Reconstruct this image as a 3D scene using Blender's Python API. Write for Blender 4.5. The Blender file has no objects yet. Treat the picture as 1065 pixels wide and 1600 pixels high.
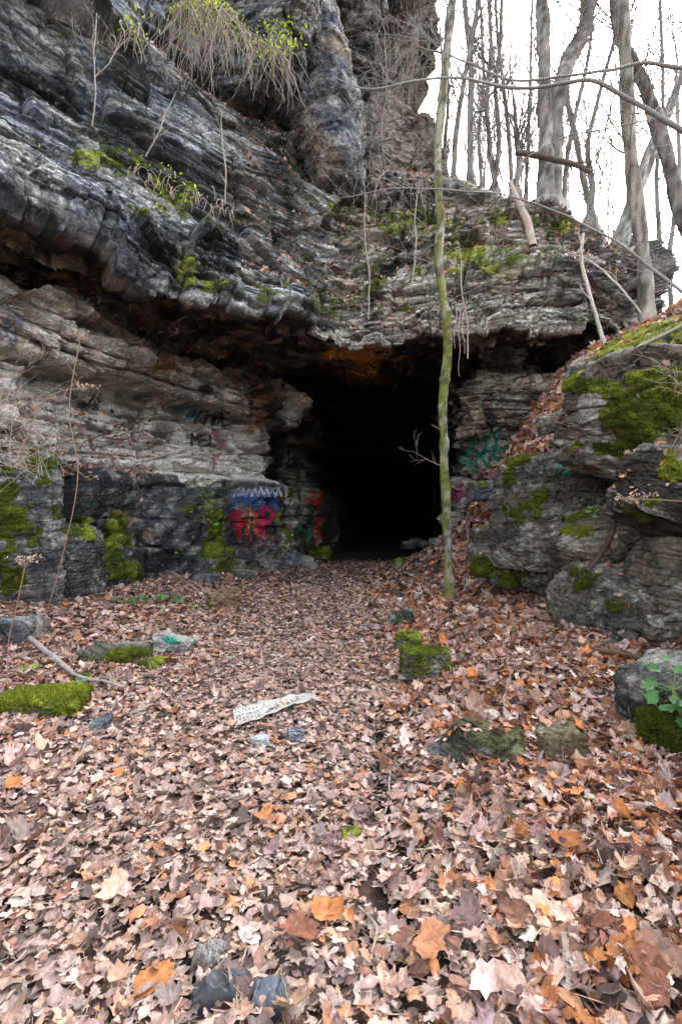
import bpy, math, random
import numpy as np
from mathutils import Vector
random.seed(7); RNG = np.random.default_rng(11)
sc = bpy.context.scene
COL = sc.collection
R = math.radians
F = 755.0; EYE = 1.6
# ------------------------------------------------------------------ camera, sky, sun, exposure
cd = bpy.data.cameras.new('camera'); cam = bpy.data.objects.new('camera', cd); COL.objects.link(cam)
cam.location = (0, 0, EYE); cam.rotation_euler = (R(90), 0, 0)
cd.sensor_fit = 'VERTICAL'; cd.sensor_height = 36; cd.lens = 36 * F / 1600; cd.clip_end = 2000; cd.clip_start = 0.05
sc.camera = cam
w = bpy.data.worlds.new('World'); sc.world = w; w.use_nodes = True
nt = w.node_tree; nt.nodes.clear()
sky = nt.nodes.new('ShaderNodeTexSky'); sky.sky_type = 'NISHITA'; sky.sun_disc = False
sky.sun_elevation = R(42); sky.sun_rotation = R(38); sky.air_density = 1.0; sky.dust_density = 4.0; sky.ozone_density = 1.0
hs = nt.nodes.new('ShaderNodeHueSaturation'); hs.inputs['Saturation'].default_value = 0.22
bg = nt.nodes.new('ShaderNodeBackground'); bg.inputs['Strength'].default_value = 0.15
out = nt.nodes.new('ShaderNodeOutputWorld')
nt.links.new(sky.outputs[0], hs.inputs['Color']); nt.links.new(hs.outputs[0], bg.inputs[0]); nt.links.new(bg.outputs[0], out.inputs[0])
sl = bpy.data.lights.new('sun', 'SUN'); sl.energy = 0.6; sl.angle = R(25); sl.color = (1, .97, .93)
so = bpy.data.objects.new('sun', sl); COL.objects.link(so)
_el, _ro = R(42), R(38)
so.rotation_euler = Vector((math.sin(_ro)*math.cos(_el), math.cos(_ro)*math.cos(_el), math.sin(_el))).to_track_quat('Z', 'Y').to_euler()
sc.view_settings.view_transform = 'Standard'; sc.view_settings.look = 'None'
sc.view_settings.exposure = 2.80; sc.view_settings.gamma = 1
sc.cycles.max_bounces = 6; sc.cycles.diffuse_bounces = 3

# ------------------------------------------------------------------ numpy helpers
def P(px, py, d): return np.array([(px-532.5)/F*d, d, EYE-(py-800)/F*d])
def proj(V):
    d = np.maximum(V[..., 1], .05)
    return V[..., 0]/d*F+532.5, 800-(V[..., 2]-EYE)/d*F
_T = RNG.random(65536).astype(np.float32)
def hsh(a, b=0, c=0):
    a = np.asarray(a).astype(np.int64); b = np.asarray(b).astype(np.int64); c = np.asarray(c).astype(np.int64)
    h = (a*73856093) ^ (b*19349663) ^ (c*83492791)
    h = (h ^ (h >> 13))*1274126177
    return _T[(h ^ (h >> 16)) & 65535]
def vn(x, y, z=None, seed=0):
    x = np.asarray(x, float)+seed*17.31; y = np.asarray(y, float)-seed*9.7
    z = np.zeros_like(x) if z is None else np.asarray(z, float)
    xi, yi, zi = np.floor(x).astype(np.int64), np.floor(y).astype(np.int64), np.floor(z).astype(np.int64)
    fx, fy, fz = x-xi, y-yi, z-zi
    fx = fx*fx*(3-2*fx); fy = fy*fy*(3-2*fy); fz = fz*fz*(3-2*fz)
    r = 0
    for i in (0, 1):
        wx = fx if i else 1-fx
        for j in (0, 1):
            wy = fy if j else 1-fy
            for k in (0, 1):
                wz = fz if k else 1-fz
                r = r + wx*wy*wz*hsh(xi+i, yi+j, zi+k)
    return r
def fbm(V, sc_, o=4, seed=0, sq=(1, 1, 1), g=.5):
    r = 0; a = 1; t = 0
    for k in range(o):
        f = sc_*2.03**k
        r = r + a*vn(V[..., 0]*f*sq[0], V[..., 1]*f*sq[1], V[..., 2]*f*sq[2], seed+k*3); t += a; a *= g
    return r/t
def sm(a, b, x): t = np.clip((x-a)/(b-a), 0, 1); return t*t*(3-2*t)
def strata(s, z, seed, lv=((.95, 2.6, .26), (.36, 1.1, .13), (.14, .55, .06), (.055, .28, .025)), dip=0.0):
    """bedded, jointed rock relief: outward offset and a tone per block"""
    V = np.stack([s, z, np.full_like(s, seed*3.7)], -1)
    zz = z+dip*s+.22*(fbm(V, .22, 2, seed)-.5)+.05*(fbm(V, .9, 3, seed+5)-.5)
    ss = s+.45*(fbm(V, .6, 3, seed+9)-.5)
    off = np.zeros_like(s); tone = np.zeros_like(s)
    for n, (h, wd, am) in enumerate(lv):
        q = zz/h+.45*vn(zz/h*.9, zz*0+n*7+seed)
        i = np.floor(q); f = q-i
        ww = wd*(.55+.9*hsh(i, seed, n))
        c = ss/ww+9*hsh(i, seed+1, n); j = np.floor(c); e = c-j
        r = hsh(i, j, seed+n*11); r2 = hsh(j, i, seed+n*5+3)
        m = .45+1.1*fbm(V, .45/(1+n*.4), 2, seed+20+n)
        ef = np.minimum(f, 1-f)*h; ee = np.minimum(e, 1-e)*ww
        has = (hsh(j, i, seed+77+n) > .45)
        groove = np.exp(-(ef/(.014+.016*h))**2)*1.3+np.exp(-(ee/(.012+.010*ww))**2)*.9*has
        off += am*m*((r-.5)*1.5+(f-.5)*(r2-.35)*.9+(e-.5)*(r-.5)*.8)-min(am, .11)*m*groove
        tone += (r-.5)*(.5 if n < 2 else .3)
    return off, tone
def facets(s, z, seed, lv=((1.5, .9, .5), (.62, .42, .24), (.25, .17, .10), (.1, .07, .035))):
    """angular broken faces: each cell of a stretched cell pattern is its own tilted plane"""
    o = np.zeros_like(s)
    V = np.stack([s, z, s*0+seed], -1)
    for n, (w_, h, am) in enumerate(lv):
        a = s/w_+.5*(fbm(V, .8/w_, 2, seed+n)-.5); b = z/h+.35*(fbm(V, .8/w_, 2, seed+n+40)-.5)+.25*a*(n % 2)
        ai, bi = np.floor(a), np.floor(b); best = np.full_like(s, 9.); val = np.zeros_like(s); sec = np.full_like(s, 9.)
        for i in (-1, 0, 1):
            for j in (-1, 0, 1):
                ci, cj = ai+i, bi+j
                dx = a-ci-hsh(ci, cj, seed+n*9); dy = b-cj-hsh(cj, ci, seed+n*9+1); d = np.maximum(np.abs(dx)*.9, np.abs(dy))+.25*np.hypot(dx, dy)
                v = (hsh(ci, cj, seed+5+n)-.5)*1.3+(hsh(ci, cj, seed+6+n)-.5)*1.1*dx+(hsh(ci, cj, seed+7+n)-.35)*1.3*dy
                c_ = d < best; sec = np.where(c_, best, np.minimum(sec, d)); val = np.where(c_, v, val); best = np.minimum(best, d)
        o += am*(val-.35*np.exp(-((sec-best)/.03)**2))*(.5+1.*fbm(V, .4/w_, 2, seed+n+70))
    return o
def newmesh(name, V, faces, mat, parent=None, col=None, smooth=True, nv=None, mats=None, midx=None):
    """V (n,3); faces: (m,k) array or list of such arrays with different k"""
    me = bpy.data.meshes.new(name)
    V = np.asarray(V, np.float32).reshape(-1, 3)
    fl = faces if isinstance(faces, list) else [faces]
    fl = [np.asarray(f, np.int32) for f in fl if len(f)]
    me.vertices.add(len(V)); me.vertices.foreach_set('co', V.ravel())
    loops = np.concatenate([f.ravel() for f in fl])
    cnt = np.concatenate([np.full(len(f), f.shape[1], np.int32) for f in fl])
    st = np.concatenate([[0], np.cumsum(cnt)[:-1]]).astype(np.int32)
    me.loops.add(len(loops)); me.loops.foreach_set('vertex_index', loops)
    me.polygons.add(len(cnt)); me.polygons.foreach_set('loop_start', st)
    try: me.polygons.foreach_set('loop_total', cnt)
    except Exception: pass
    me.polygons.foreach_set('use_smooth', np.full(len(cnt), smooth, bool))
    if col is not None:
        a = me.color_attributes.new('Col', 'FLOAT_COLOR', 'POINT')
        c = np.ones((len(V), 4), np.float32); c[:, :3] = np.asarray(col).reshape(-1, 3)
        a.data.foreach_set('color', c.ravel())
    me.update(calc_edges=True); me.validate()
    me.materials.append(mat)
    o = bpy.data.objects.new(name, me); COL.objects.link(o)
    if parent: o.parent = parent
    return o
def tag(o, label=None, cat=None, group=None, kind=None):
    for k, v in (('label', label), ('category', cat), ('group', group), ('kind', kind)):
        if v: o[k] = v
    return o
def empty(name, loc, label, cat, group=None):
    o = bpy.data.objects.new(name, None); COL.objects.link(o); o.location = loc; o.empty_display_size = .1
    return tag(o, label, cat, group)
def part(name, V, faces, mat, root, col=None, smooth=True):
    V = np.asarray(V).reshape(-1, 3)-np.array(root.location)
    return newmesh(name, V, faces, mat, root, col, smooth)
def gridfaces(n, m):
    i = np.arange(n*m).reshape(n, m)
    return np.stack([i[:-1, :-1], i[1:, :-1], i[1:, 1:], i[:-1, 1:]], -1).reshape(-1, 4)
def gnormal(G):
    a = np.gradient(G, axis=0); b = np.gradient(G, axis=1)
    n = np.cross(a, b); return n/np.maximum(np.linalg.norm(n, axis=-1, keepdims=True), 1e-9)
def cat(K, t):
    K = np.asarray(K, float); n = len(K); i = np.clip(np.floor(t).astype(int), 0, n-2); f = (t-i)
    f = f.reshape(f.shape+(1,)*(K.ndim-1))
    g = lambda j: K[np.clip(j, 0, n-1)]
    p0, p1, p2, p3 = g(i-1), g(i), g(i+1), g(i+2)
    return .5*((2*p1)+(-p0+p2)*f+(2*p0-5*p1+4*p2-p3)*f*f+(-p0+3*p1-3*p2+p3)*f**3)
def loft(rails, un, vn_):
    """rails (R,K,3); un samples per knot gap, vn_ samples per rail gap -> grid (nv,nu,3)"""
    rails = np.asarray(rails, float)
    t = np.concatenate([np.linspace(i, i+1, n, endpoint=False) for i, n in enumerate(un)]+[[len(un)]])
    A = cat(rails.transpose(1, 0, 2), t)                       # nu,R,3
    v = np.concatenate([np.linspace(i, i+1, n, endpoint=False) for i, n in enumerate(vn_)]+[[len(vn_)]])
    i = np.clip(np.floor(v).astype(int), 0, len(vn_)-1); f = (v-i)[:, None, None]
    B = A.transpose(1, 0, 2)
    return B[i]*(1-f)+B[i+1]*f, v, t

# ------------------------------------------------------------------ materials
def mat_col(name, rough=.85, spec=.3, bumps=((6, .5, .03), (40, .6, .008)), nvar=.35, nscale=18., transl=0, rvar=0.0):
    m = bpy.data.materials.new(name); m.use_nodes = True; n = m.node_tree.nodes; l = m.node_tree.links
    b = n['Principled BSDF']; b.inputs['Roughness'].default_value = rough; b.inputs['Specular IOR Level'].default_value = spec
    a = n.new('ShaderNodeVertexColor'); a.layer_name = 'Col'
    tc = n.new('ShaderNodeNewGeometry')
    c = a.outputs['Color']
    if nvar > 0:
        no = n.new('ShaderNodeTexNoise'); no.inputs['Scale'].default_value = nscale; no.inputs['Detail'].default_value = 8; no.inputs['Roughness'].default_value = .7
        l.new(tc.outputs['Position'], no.inputs['Vector'])
        mr = n.new('ShaderNodeMapRange'); mr.inputs['From Min'].default_value = .3; mr.inputs['From Max'].default_value = .7
        mr.inputs['To Min'].default_value = 1-nvar; mr.inputs['To Max'].default_value = 1+nvar
        l.new(no.outputs['Fac'], mr.inputs['Value'])
        vm = n.new('ShaderNodeVectorMath'); vm.operation = 'SCALE'
        l.new(c, vm.inputs[0]); l.new(mr.outputs[0], vm.inputs['Scale']); c = vm.outputs[0]
        if rvar > 0:
            m2 = n.new('ShaderNodeMapRange'); m2.inputs['From Min'].default_value = .35; m2.inputs['From Max'].default_value = .65
            m2.inputs['To Min'].default_value = rough-rvar; m2.inputs['To Max'].default_value = min(1, rough+rvar*.5)
            l.new(no.outputs['Fac'], m2.inputs['Value']); l.new(m2.outputs[0], b.inputs['Roughness'])
    l.new(c, b.inputs['Base Color'])
    prev = None
    for (s, st, dist) in bumps:
        no = n.new('ShaderNodeTexNoise'); no.inputs['Scale'].default_value = s; no.inputs['Detail'].default_value = 9; no.inputs['Roughness'].default_value = .65
        l.new(tc.outputs['Position'], no.inputs['Vector'])
        bp = n.new('ShaderNodeBump'); bp.inputs['Strength'].default_value = st; bp.inputs['Distance'].default_value = dist
        l.new(no.outputs['Fac'], bp.inputs['Height'])
        if prev: l.new(prev.outputs[0], bp.inputs['Normal'])
        prev = bp
    if name in ('rock', 'boulder_rock'):
        for (vs, st_, ds, zf) in ((1.5, .8, .06, 2.2), (4.2, .7, .03, 1.8)):
            q1 = n.new('ShaderNodeTexNoise'); q1.inputs['Scale'].default_value = vs*1.3; q1.inputs['Detail'].default_value = 5; l.new(tc.outputs['Position'], q1.inputs['Vector'])
            q2 = n.new('ShaderNodeVectorMath'); q2.operation = 'MULTIPLY_ADD'; q2.inputs[1].default_value = (.55/vs,)*3; l.new(q1.outputs['Color'], q2.inputs[0]); l.new(tc.outputs['Position'], q2.inputs[2])
            q3 = n.new('ShaderNodeVectorMath'); q3.operation = 'MULTIPLY'; q3.inputs[1].default_value = (1, 1, zf); l.new(q2.outputs[0], q3.inputs[0])
            vo = n.new('ShaderNodeTexVoronoi'); vo.feature = 'DISTANCE_TO_EDGE'; vo.inputs['Scale'].default_value = vs; l.new(q3.outputs[0], vo.inputs['Vector'])
            m3 = n.new('ShaderNodeMapRange'); m3.inputs['From Min'].default_value = 0; m3.inputs['From Max'].default_value = .035; l.new(vo.outputs['Distance'], m3.inputs['Value'])
            bp = n.new('ShaderNodeBump'); bp.inputs['Strength'].default_value = st_; bp.inputs['Distance'].default_value = ds; l.new(m3.outputs[0], bp.inputs['Height']); l.new(prev.outputs[0], bp.inputs['Normal']); prev = bp
    if name == 'rock':
        sc3 = n.new('ShaderNodeVectorMath'); sc3.operation = 'MULTIPLY'; sc3.inputs[1].default_value = (1, 1, 6.5); l.new(tc.outputs['Position'], sc3.inputs[0])
        no = n.new('ShaderNodeTexNoise'); no.inputs['Scale'].default_value = 4.5; no.inputs['Detail'].default_value = 7; no.inputs['Roughness'].default_value = .6; no.inputs['Distortion'].default_value = .4
        l.new(sc3.outputs[0], no.inputs['Vector']); bp = n.new('ShaderNodeBump'); bp.inputs['Strength'].default_value = .8; bp.inputs['Distance'].default_value = .022
        l.new(no.outputs['Fac'], bp.inputs['Height']); l.new(prev.outputs[0], bp.inputs['Normal']); prev = bp
    if prev: l.new(prev.outputs[0], b.inputs['Normal'])
    if transl:
        tr = n.new('ShaderNodeBsdfTranslucent'); l.new(c, tr.inputs[0]); mx = n.new('ShaderNodeMixShader'); mx.inputs[0].default_value = transl
        l.new(b.outputs[0], mx.inputs[1]); l.new(tr.outputs[0], mx.inputs[2]); l.new(mx.outputs[0], n['Material Output'].inputs[0])
    return m
M_rock = mat_col('rock', .76, .2, ((10, .9, .06), (45, 1, .022)), .62, 26, rvar=.22)
M_mass = mat_col('boulder_rock', .85, .15, ((9, .9, .05), (40, 1, .02)), .62, 24, rvar=.15)
M_soil = mat_col('soil', .95, .1, ((12, .8, .03), (60, .8, .01)), .5, 30)
M_leaf = mat_col('dead_leaf', .72, .12, ((35, .6, .008), (120, .5, .003)), .45, 38, transl=.12)
M_green = mat_col('green_leaf', .5, .4, ((60, .3, .002),), .2, 30, transl=.3)
M_moss = mat_col('moss', .95, .1, (), .45, 35, transl=.2)
M_bark = mat_col('bark', .9, .15, ((22, .9, .03), (90, .6, .004)), .35, 40)
M_twig = mat_col('twig', .85, .2, (), .2, 40)
M_thin = mat_col('litter', .55, .4, ((80, .3, .002),), .12, 60)

def L(*c): return np.array(c, float)
GREY, DARK, BLUE, TAN, PALE, RUST = L(.23, .225, .215), L(.035, .037, .042), L(.16, .18, .215), L(.33, .27, .21), L(.56, .54, .50), L(.36, .15, .045)
LICH, MOSSD, MOSSL, BLACK, SOOT_SHADE = L(.38, .40, .36), L(.055, .075, .012), L(.24, .27, .03), L(.012, .012, .013), L(.02, .018, .017)
def mixc(c, d, m): m = np.clip(m, 0, 1)[..., None]; return c*(1-m)+d*m
def blobs(px, py, lst, V=None, seed=0, fz=9, edge=.35):
    """soft marks given at image-derived places, fixed on the surface; noise breaks their edges"""
    m = np.zeros_like(px)
    wx = wy = 0
    if V is not None: wx = (fbm(V, fz*.16, 3, seed+31)-.5)*2.6; wy = (fbm(V, fz*.16, 3, seed+37)-.5)*2.6
    for (x, y, rx, ry, st) in lst:
        q = ((px-x)/rx+wx)**2+((py-y)/ry+wy)**2
        m = np.maximum(m, st*np.clip(1.5-q, 0, 1))
    if V is not None:
        sel = m > 0; n = np.zeros_like(m)
        if sel.any(): n[sel] = fbm(V[sel], fz*.35, 4, seed+60, g=.65)
        m = sm(.5-edge*.5, .5+edge*.5, m*.68+(n-.5)*1.5)*(m > 0)
    return m
def segdist(px, py, pts):
    d = np.full(px.shape, 1e9)
    for (a, b) in zip(pts[:-1], pts[1:]):
        ax, ay = a; bx, by = b; vx, vy = bx-ax, by-ay; L2 = vx*vx+vy*vy+1e-9
        t = np.clip(((px-ax)*vx+(py-ay)*vy)/L2, 0, 1)
        d = np.minimum(d, np.hypot(px-ax-t*vx, py-ay-t*vy))
    return d

# ------------------------------------------------------------------ ground height
_cp = []
for y in (-8, -4, 0, 2, 3, 4.5, 6, 8, 10, 12, 15, 18, 22, 30, 45):
    for x in (-1.5, -.6, .2): _cp.append((x, y, 0.02*math.sin(x*3+y*1.3)))
for y in (8, 10, 12, 15, 20, 30, 45): _cp += [(1.3+.08*max(0, y-12), y, .0)]
_cp += [(-2.3, 2, .02), (-2.5, 5, .02), (-2.4, 8, .05), (-2.4, 11, .05), (-4, 3, .15), (-4, 6, .12), (-3.8, 9, .12), (-5, 8, .3), (-6, 6, .55), (-7, 2, .7), (-5, 0, .3), (-3.6, 11.5, .2), (-9, 8, 1), (-12, 0, 1.5),
        (.35, 1.5, .02), (.45, 3, .02), (.75, 4.6, .03), (.9, 6.5, .03), (1, 2, .17), (1.0, 1.2, .14), (1.6, 2.2, .2), (1.1, 4, .12), (1.7, 4, .26), (2.2, 3.6, .25), (2.45, 4.8, .33), (1.7, 6, .15), (2.8, 6.3, .33),
        (3.3, 7.8, .4), (1.8, 8, .08), (2.6, 9.5, .35), (2.2, 11, .1), (3.6, 16, 0), (1.5, 0, .4), (1.2, -3, .2), (4, -4, 2),
        (2.1, 2.9, .14), (1.75, 2.45, .15), (2.6, 1.2, .7), (3.5, 3, 2.0), (4.1, 4, 2.6), (4.5, 5.6, 3.3), (5.0, 6.2, 4.0), (4.9, 7.4, 3.9), (3.5, 7.4, .7), (4.3, 8.5, 2.6), (3.3, 5, .45),  (3.1, 4, .45), (3.7, 6, .5), (2.5, 3.1, .2), (2.9, 4.9, .34),
        (2.9, 10.6, 1.5), (3.5, 10.2, 2.45), (4.05, 10.1, 3.35), (4.6, 9.9, 4.1), (5.1, 10.6, 4.9), (3.2, 9.6, 1.6), (3.8, 9.3, 2.4), (5.2, 8, 4.5), (5, 3, 3.4), (6, 5, 4.5), (5, 1, 2.8), (3.6, 0, 2),
        (6.3, 11.5, 5.0), (8, 10, 5.5), (9, 16, 5.2), (13, 20, 5.2), (13, 8, 6.2), (22, 20, 6.5), (22, 45, 6.5), (8, 4, 5), (10, -3, 5)]
_cp = np.array(_cp); _c2 = _cp[:, :2]
_d = np.linalg.norm(_c2[:, None]-_c2[None], axis=-1)
_w = np.linalg.solve(np.block([[np.sqrt(_d**2+.04), np.ones((len(_cp), 1))], [np.ones((1, len(_cp))), np.zeros((1, 1))]]), np.append(_cp[:, 2], 0))
def H(x, y):
    x = np.asarray(x, float); y = np.asarray(y, float); sh = x.shape; xf, yf = np.clip(x.ravel(), -30, 40), np.clip(y.ravel(), -20, 60)
    o = np.full(xf.shape, _w[-1])
    for (a, b), ww in zip(_c2, _w[:-1]): o += ww*np.sqrt((xf-a)**2+(yf-b)**2+.04)
    tun = sm(14.5, 17, yf)*(xf < 8.5)*(xf > -4)
    o = o*(1-tun)
    V = np.stack([xf, yf, xf*0], -1)
    o += .05*(fbm(V, 1.1, 3, 40)-.5)+.03*(fbm(V, 5, 2, 41)-.5)
    rut = np.exp(-((xf-(.22+.05*np.sin(yf*2.2)))/.07)**2)*sm(5.2, 3.4, yf)
    return (o-.03*rut).reshape(sh)
def Hn(x, y, e=.06):
    gx = (H(x+e, y)-H(x-e, y))/(2*e); gy = (H(x, y+e)-H(x, y-e))/(2*e)
    n = np.stack([-gx, -gy, np.ones_like(gx)], -1); return n/np.linalg.norm(n, axis=-1, keepdims=True)
def gpt(px, py):
    """ground point seen at an image position"""
    d = np.linspace(1.0, 30, 1500); x = (px-532.5)/F*d; z = EYE-(py-800)/F*d
    below = z < H(x, d); i = int(np.argmax(below)) if below.any() else len(d)-1
    return np.array([x[i], d[i], float(H(x[i:i+1], d[i:i+1])[0])])

def axis(lo, a, b, hi, step, g=1.18):
    m = list(np.arange(a, b, step)); s = step; v = m[-1]
    while v < hi: s *= g; v += s; m.append(v)
    s = step; v = m[0]; pre = []
    while v > lo: s *= g; v -= s; pre.append(v)
    return np.array(pre[::-1]+m)
gx = axis(-260, -7, 8, 260, .05); gy = axis(-60, .3, 18, 320, .05, 1.08)
X, Y = np.meshgrid(gx, gy, indexing='xy'); Z = H(X, Y); G = np.stack([X, Y, Z], -1)
n1 = fbm(G, 3, 4, 3); n2 = fbm(G, 14, 3, 4)
c = mixc(np.broadcast_to(L(.075, .05, .04), G.shape).copy(), L(.20, .145, .12), sm(.42, .6, n2))
c = mixc(c, L(.025, .02, .018), sm(.5, .62, n1)*.8)
c = mixc(c, L(.02, .018, .017), np.exp(-((X-.24)/.12)**2)*sm(5.5, 3.5, Y)*sm(.35, .5, n2+.1))
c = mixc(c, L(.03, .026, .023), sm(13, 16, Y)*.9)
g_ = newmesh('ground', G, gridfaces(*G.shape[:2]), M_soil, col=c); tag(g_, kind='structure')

# ------------------------------------------------------------------ cliffs
def rock_color(V, Nz, tone, seed, base=GREY, var=BLUE, dark=.5, dthr=.52, tan=.3, lam=1):
    n1 = fbm(V, .8, 5, seed+1, (1, 1, 2.2)); n2 = fbm(V, 3.2, 4, seed+2, (1, 1, 1.5)); n3 = fbm(V, 11, 3, seed+4)
    streak = fbm(V, 2.2, 4, seed+6, (1, 1, .22))
    c = np.broadcast_to(base, V.shape).copy()
    c = mixc(c, var, sm(.4, .6, n1))
    c = mixc(c, TAN, sm(.5, .68, fbm(V, 1.1, 4, seed+8))*tan*2)
    c = mixc(c, PALE, sm(.54, .64, n2)*.42)
    c = mixc(c, DARK, sm(dthr, dthr+.14, n1*.5+streak*.5)*dark*1.4)
    c = mixc(c, DARK, sm(.55, .7, n3)*.45)
    c = mixc(c, LICH, (sm(.62, .68, fbm(V, 17, 2, seed+12))*sm(.45, .6, n2))*.6)
    lamn = fbm(V, 4.5, 4, seed+15, (.5, .5, 4), .6)
    return c*((1+.6*np.clip(tone, -.8, .9))*(1-lam+lam*(.35+1.3*sm(.3, .68, lamn))))[..., None]

# --- main cliff: ceiling -> lip -> faces and ledges -> top
#    knots: image x, with distances, running from off-frame left to behind the right end
KX = [-420, -120, 60, 180, 300, 400, 470, 535, 620, 720, 820, 910, 975, 1000, 985]
lip = [(150, 4.0), (300, 5.6), (368, 6.7), (415, 7.5), (450, 8.4), (478, 9.2), (503, 9.9), (528, 10.9), (521, 10.6), (509, 10.3), (506, 10.2), (512, 10.4), (530, 10.9), (500, 13), (480, 20)]
r6 = [(-80, 4.2), (170, 5.8), (262, 6.9), (300, 7.7), (345, 8.6), (398, 9.4), (430, 10.2), (462, 11.1), (452, 10.7), (440, 10.35), (430, 10.3), (436, 10.4), (455, 10.9), (440, 13), (430, 20)]
r7 = [(-110, 4.5), (140, 6.2), (225, 7.3), (262, 8.1), (318, 9.0), (380, 9.8), (418, 10.5), (455, 11.5), (432, 11.5), (412, 11.3), (405, 11.2), (425, 11.1), (450, 11.3), (430, 13.2), (425, 20)]
r7b = [(-420, 4.6), (-60, 6.4), (75, 7.5), (140, 8.3), (215, 9.1), (275, 9.9), (330, 10.7), (370, 11.8), (360, 12.0), (345, 11.9), (348, 11.9), (385, 11.6), (422, 11.6), (410, 13.4), (410, 20)]
r8 = [(-700, 4.8), (-250, 6.6), (-60, 7.7), (28, 8.5), (112, 9.3), (178, 10.1), (222, 11.0), (262, 12.2), (268, 12.4), (280, 12.4), (322, 12.3), (358, 12.0), (395, 12.0), (395, 13.6), (395, 20)]
r9 = [(-690, 5.8), (-245, 7.6), (-58, 8.8), (30, 9.7), (108, 10.4), (165, 11.2), (215, 12.2), (262, 13.6), (275, 14.5), (292, 15), (328, 15), (368, 14.5), (402, 14), (402, 15), (400, 21)]
r10 = [(-1600, 6.0), (-900, 8.0), (-520, 9.4), (-380, 10.4), (-260, 11.2), (-160, 12.1), (150, 13.6), (265, 20), (300, 30), (320, 34), (340, 34), (380, 30), (410, 26), (410, 26), (410, 30)]
def rail(r): return [P(KX[k], a, d) for k, (a, d) in enumerate(r)]
LIP = np.array(rail(lip))
endp = np.array([(-7.6, 3, 0), (-7.2, 7.6, 0), (-6.9, 9.8, 0), (-6.4, 11.4, 0), (-5.6, 13, 0), (-4.4, 15.5, 0), (-3.2, 21, 0), (-.2, 42, 0), (4, 42, 0), (8, 42, 0), (9, 19, 0), (9.5, 15, 0), (10, 15, 0), (10, 15.5, 0), (10, 21, 0)], float)
def ceil_rail(f, dz):
    A = LIP*(1-f)+endp*f; A[:, 2] = LIP[:, 2]*(1-f)+5.55*f+dz; return A
wallm = .65
rails = [ceil_rail(1, -.1), ceil_rail(.35, .35), ceil_rail(.12, .45), ceil_rail(.035, .12), LIP, rail(r6), rail(r7), rail(r7b), rail(r8), rail(r9), rail(r10)]
un = [40, 90, 90, 90, 80, 60, 60, 70, 80, 80, 75, 55, 25, 30, 15]
un = [int(u*1.0) for u in un[:len(KX)-1]]
G, v, t = loft(rails, un, [60, 70, 60, 30, 85, 30, 90, 90, 34, 90])
N = gnormal(G)
vv = v[:, None]+0*t[None]; tt = t[None]+0*v[:, None]
# outward = away from the rock: towards the camera on faces, down on the ceiling
flip = np.sign((N*(np.array([0, 2, 2.])-G)).sum(-1)); flip[flip == 0] = 1
med = np.sign(np.median(flip)); N = N*med
def blur(A, k, ax):
    pad = [(0, 0)]*A.ndim; pad[ax] = (k, k+1); B = np.cumsum(np.pad(A, pad, mode='edge'), axis=ax)
    return (np.take(B, np.arange(2*k+1, 2*k+1+A.shape[ax]), axis=ax)-np.take(B, np.arange(0, A.shape[ax]), axis=ax))/(2*k+1) if False else (np.take(B, np.arange(2*k, 2*k+A.shape[ax]), axis=ax)-np.take(B, np.arange(0, A.shape[ax]), axis=ax))/(2*k)
for _ in range(2): N = blur(blur(N, 14, 0), 8, 1)
N /= np.linalg.norm(N, axis=-1, keepdims=True)
s_arc = np.cumsum(np.linalg.norm(np.diff(cat(np.array(rail(r7)), t), axis=0, prepend=cat(np.array(rail(r7)), t)[:1]), axis=-1))
S = s_arc[None]+0*vv
offa, tonea = strata(S, G[..., 2], 3, ((1.7, 7, .50), (.62, 4.2, .22), (.2, 2.4, .075), (.075, 1.2, .022)), dip=.03)
offb, toneb = strata(S, G[..., 2], 4, ((1.3, 2.6, .42), (.5, 1.3, .26), (.19, .7, .09), (.07, .4, .025)))
rm = sm(5.6, 7.2, tt+1.2*(fbm(G, .6, 2, 17)-.5)); off = offa*(1-rm)+offb*rm; tone = tonea*(1-rm)+toneb*rm
mass = sm(.42, .6, fbm(G, .55, 3, 57, (1, 1, 1.6)))
off = off*(1.05-.45*mass)+facets(S, G[..., 2], 61, ((2.6, 1.2, .6), (1.0, .42, .22), (.36, .14, .06)))*(.55+.7*mass)*(.85+.25*rm)
ceilm = sm(4.02, 3.3, vv)
V0 = G.copy()
cz = (np.floor(5*fbm(V0, .5, 4, 31, g=.55)+.6*fbm(V0, 3, 2, 33))/5-.4)
off = off*(1-ceilm)+ceilm*(cz*1.0+.12*(fbm(V0, 2.2, 4, 35)-.5))
big = 1.1*(fbm(G, .4, 3, 50, (1, 1, 1.5))-.5)
topm = sm(7.95, 8.15, vv)*(tt > 6.5)
off = off*(1-topm)+topm*.25*(fbm(G, 1, 4, 71)-.5)
px0, py0 = proj(G)
# recess behind the hanging roots
rec = np.exp(-(((px0-330-.55*(py0-90))/90)**2+((py0-(.55*px0-95))/45)**2))*(vv > 7.6)
lw = sm(3.0, 3.9, vv)*sm(4.9, 4.2, vv); wn = fbm(G, 1.5, 2, 44)
dz = (hsh(np.floor(S/1.1+wn), 7)-.5)*.34+(hsh(np.floor(S/.42+2*wn), 9)-.5)*.16+(fbm(np.stack([S, S*0, S*0], -1), .35, 3, 8)-.5)*.5
G[..., 2] += lw*dz
Nd = N.copy(); Nd[..., 2] *= np.where(ceilm > .5, 1, .45)
G = G+Nd*(off*(.9+.3*big)+big*.4*(1-topm)-rec*.5)[..., None]+N*(-.12*np.abs(fbm(G, 1.6, 5, 52, (1, 1, 3.0))-.5)-.07*np.abs(fbm(G, 9, 3, 54, (1, 1, 1.6))-.5)+.02)[..., None]
N2 = gnormal(G)*med; px, py = proj(G)
right = sm(480, 560, px)
c = rock_color(G, N2[..., 2], tone, 5, L(.30, .315, .335), L(.20, .235, .29), .8, .49, .10)
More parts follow.
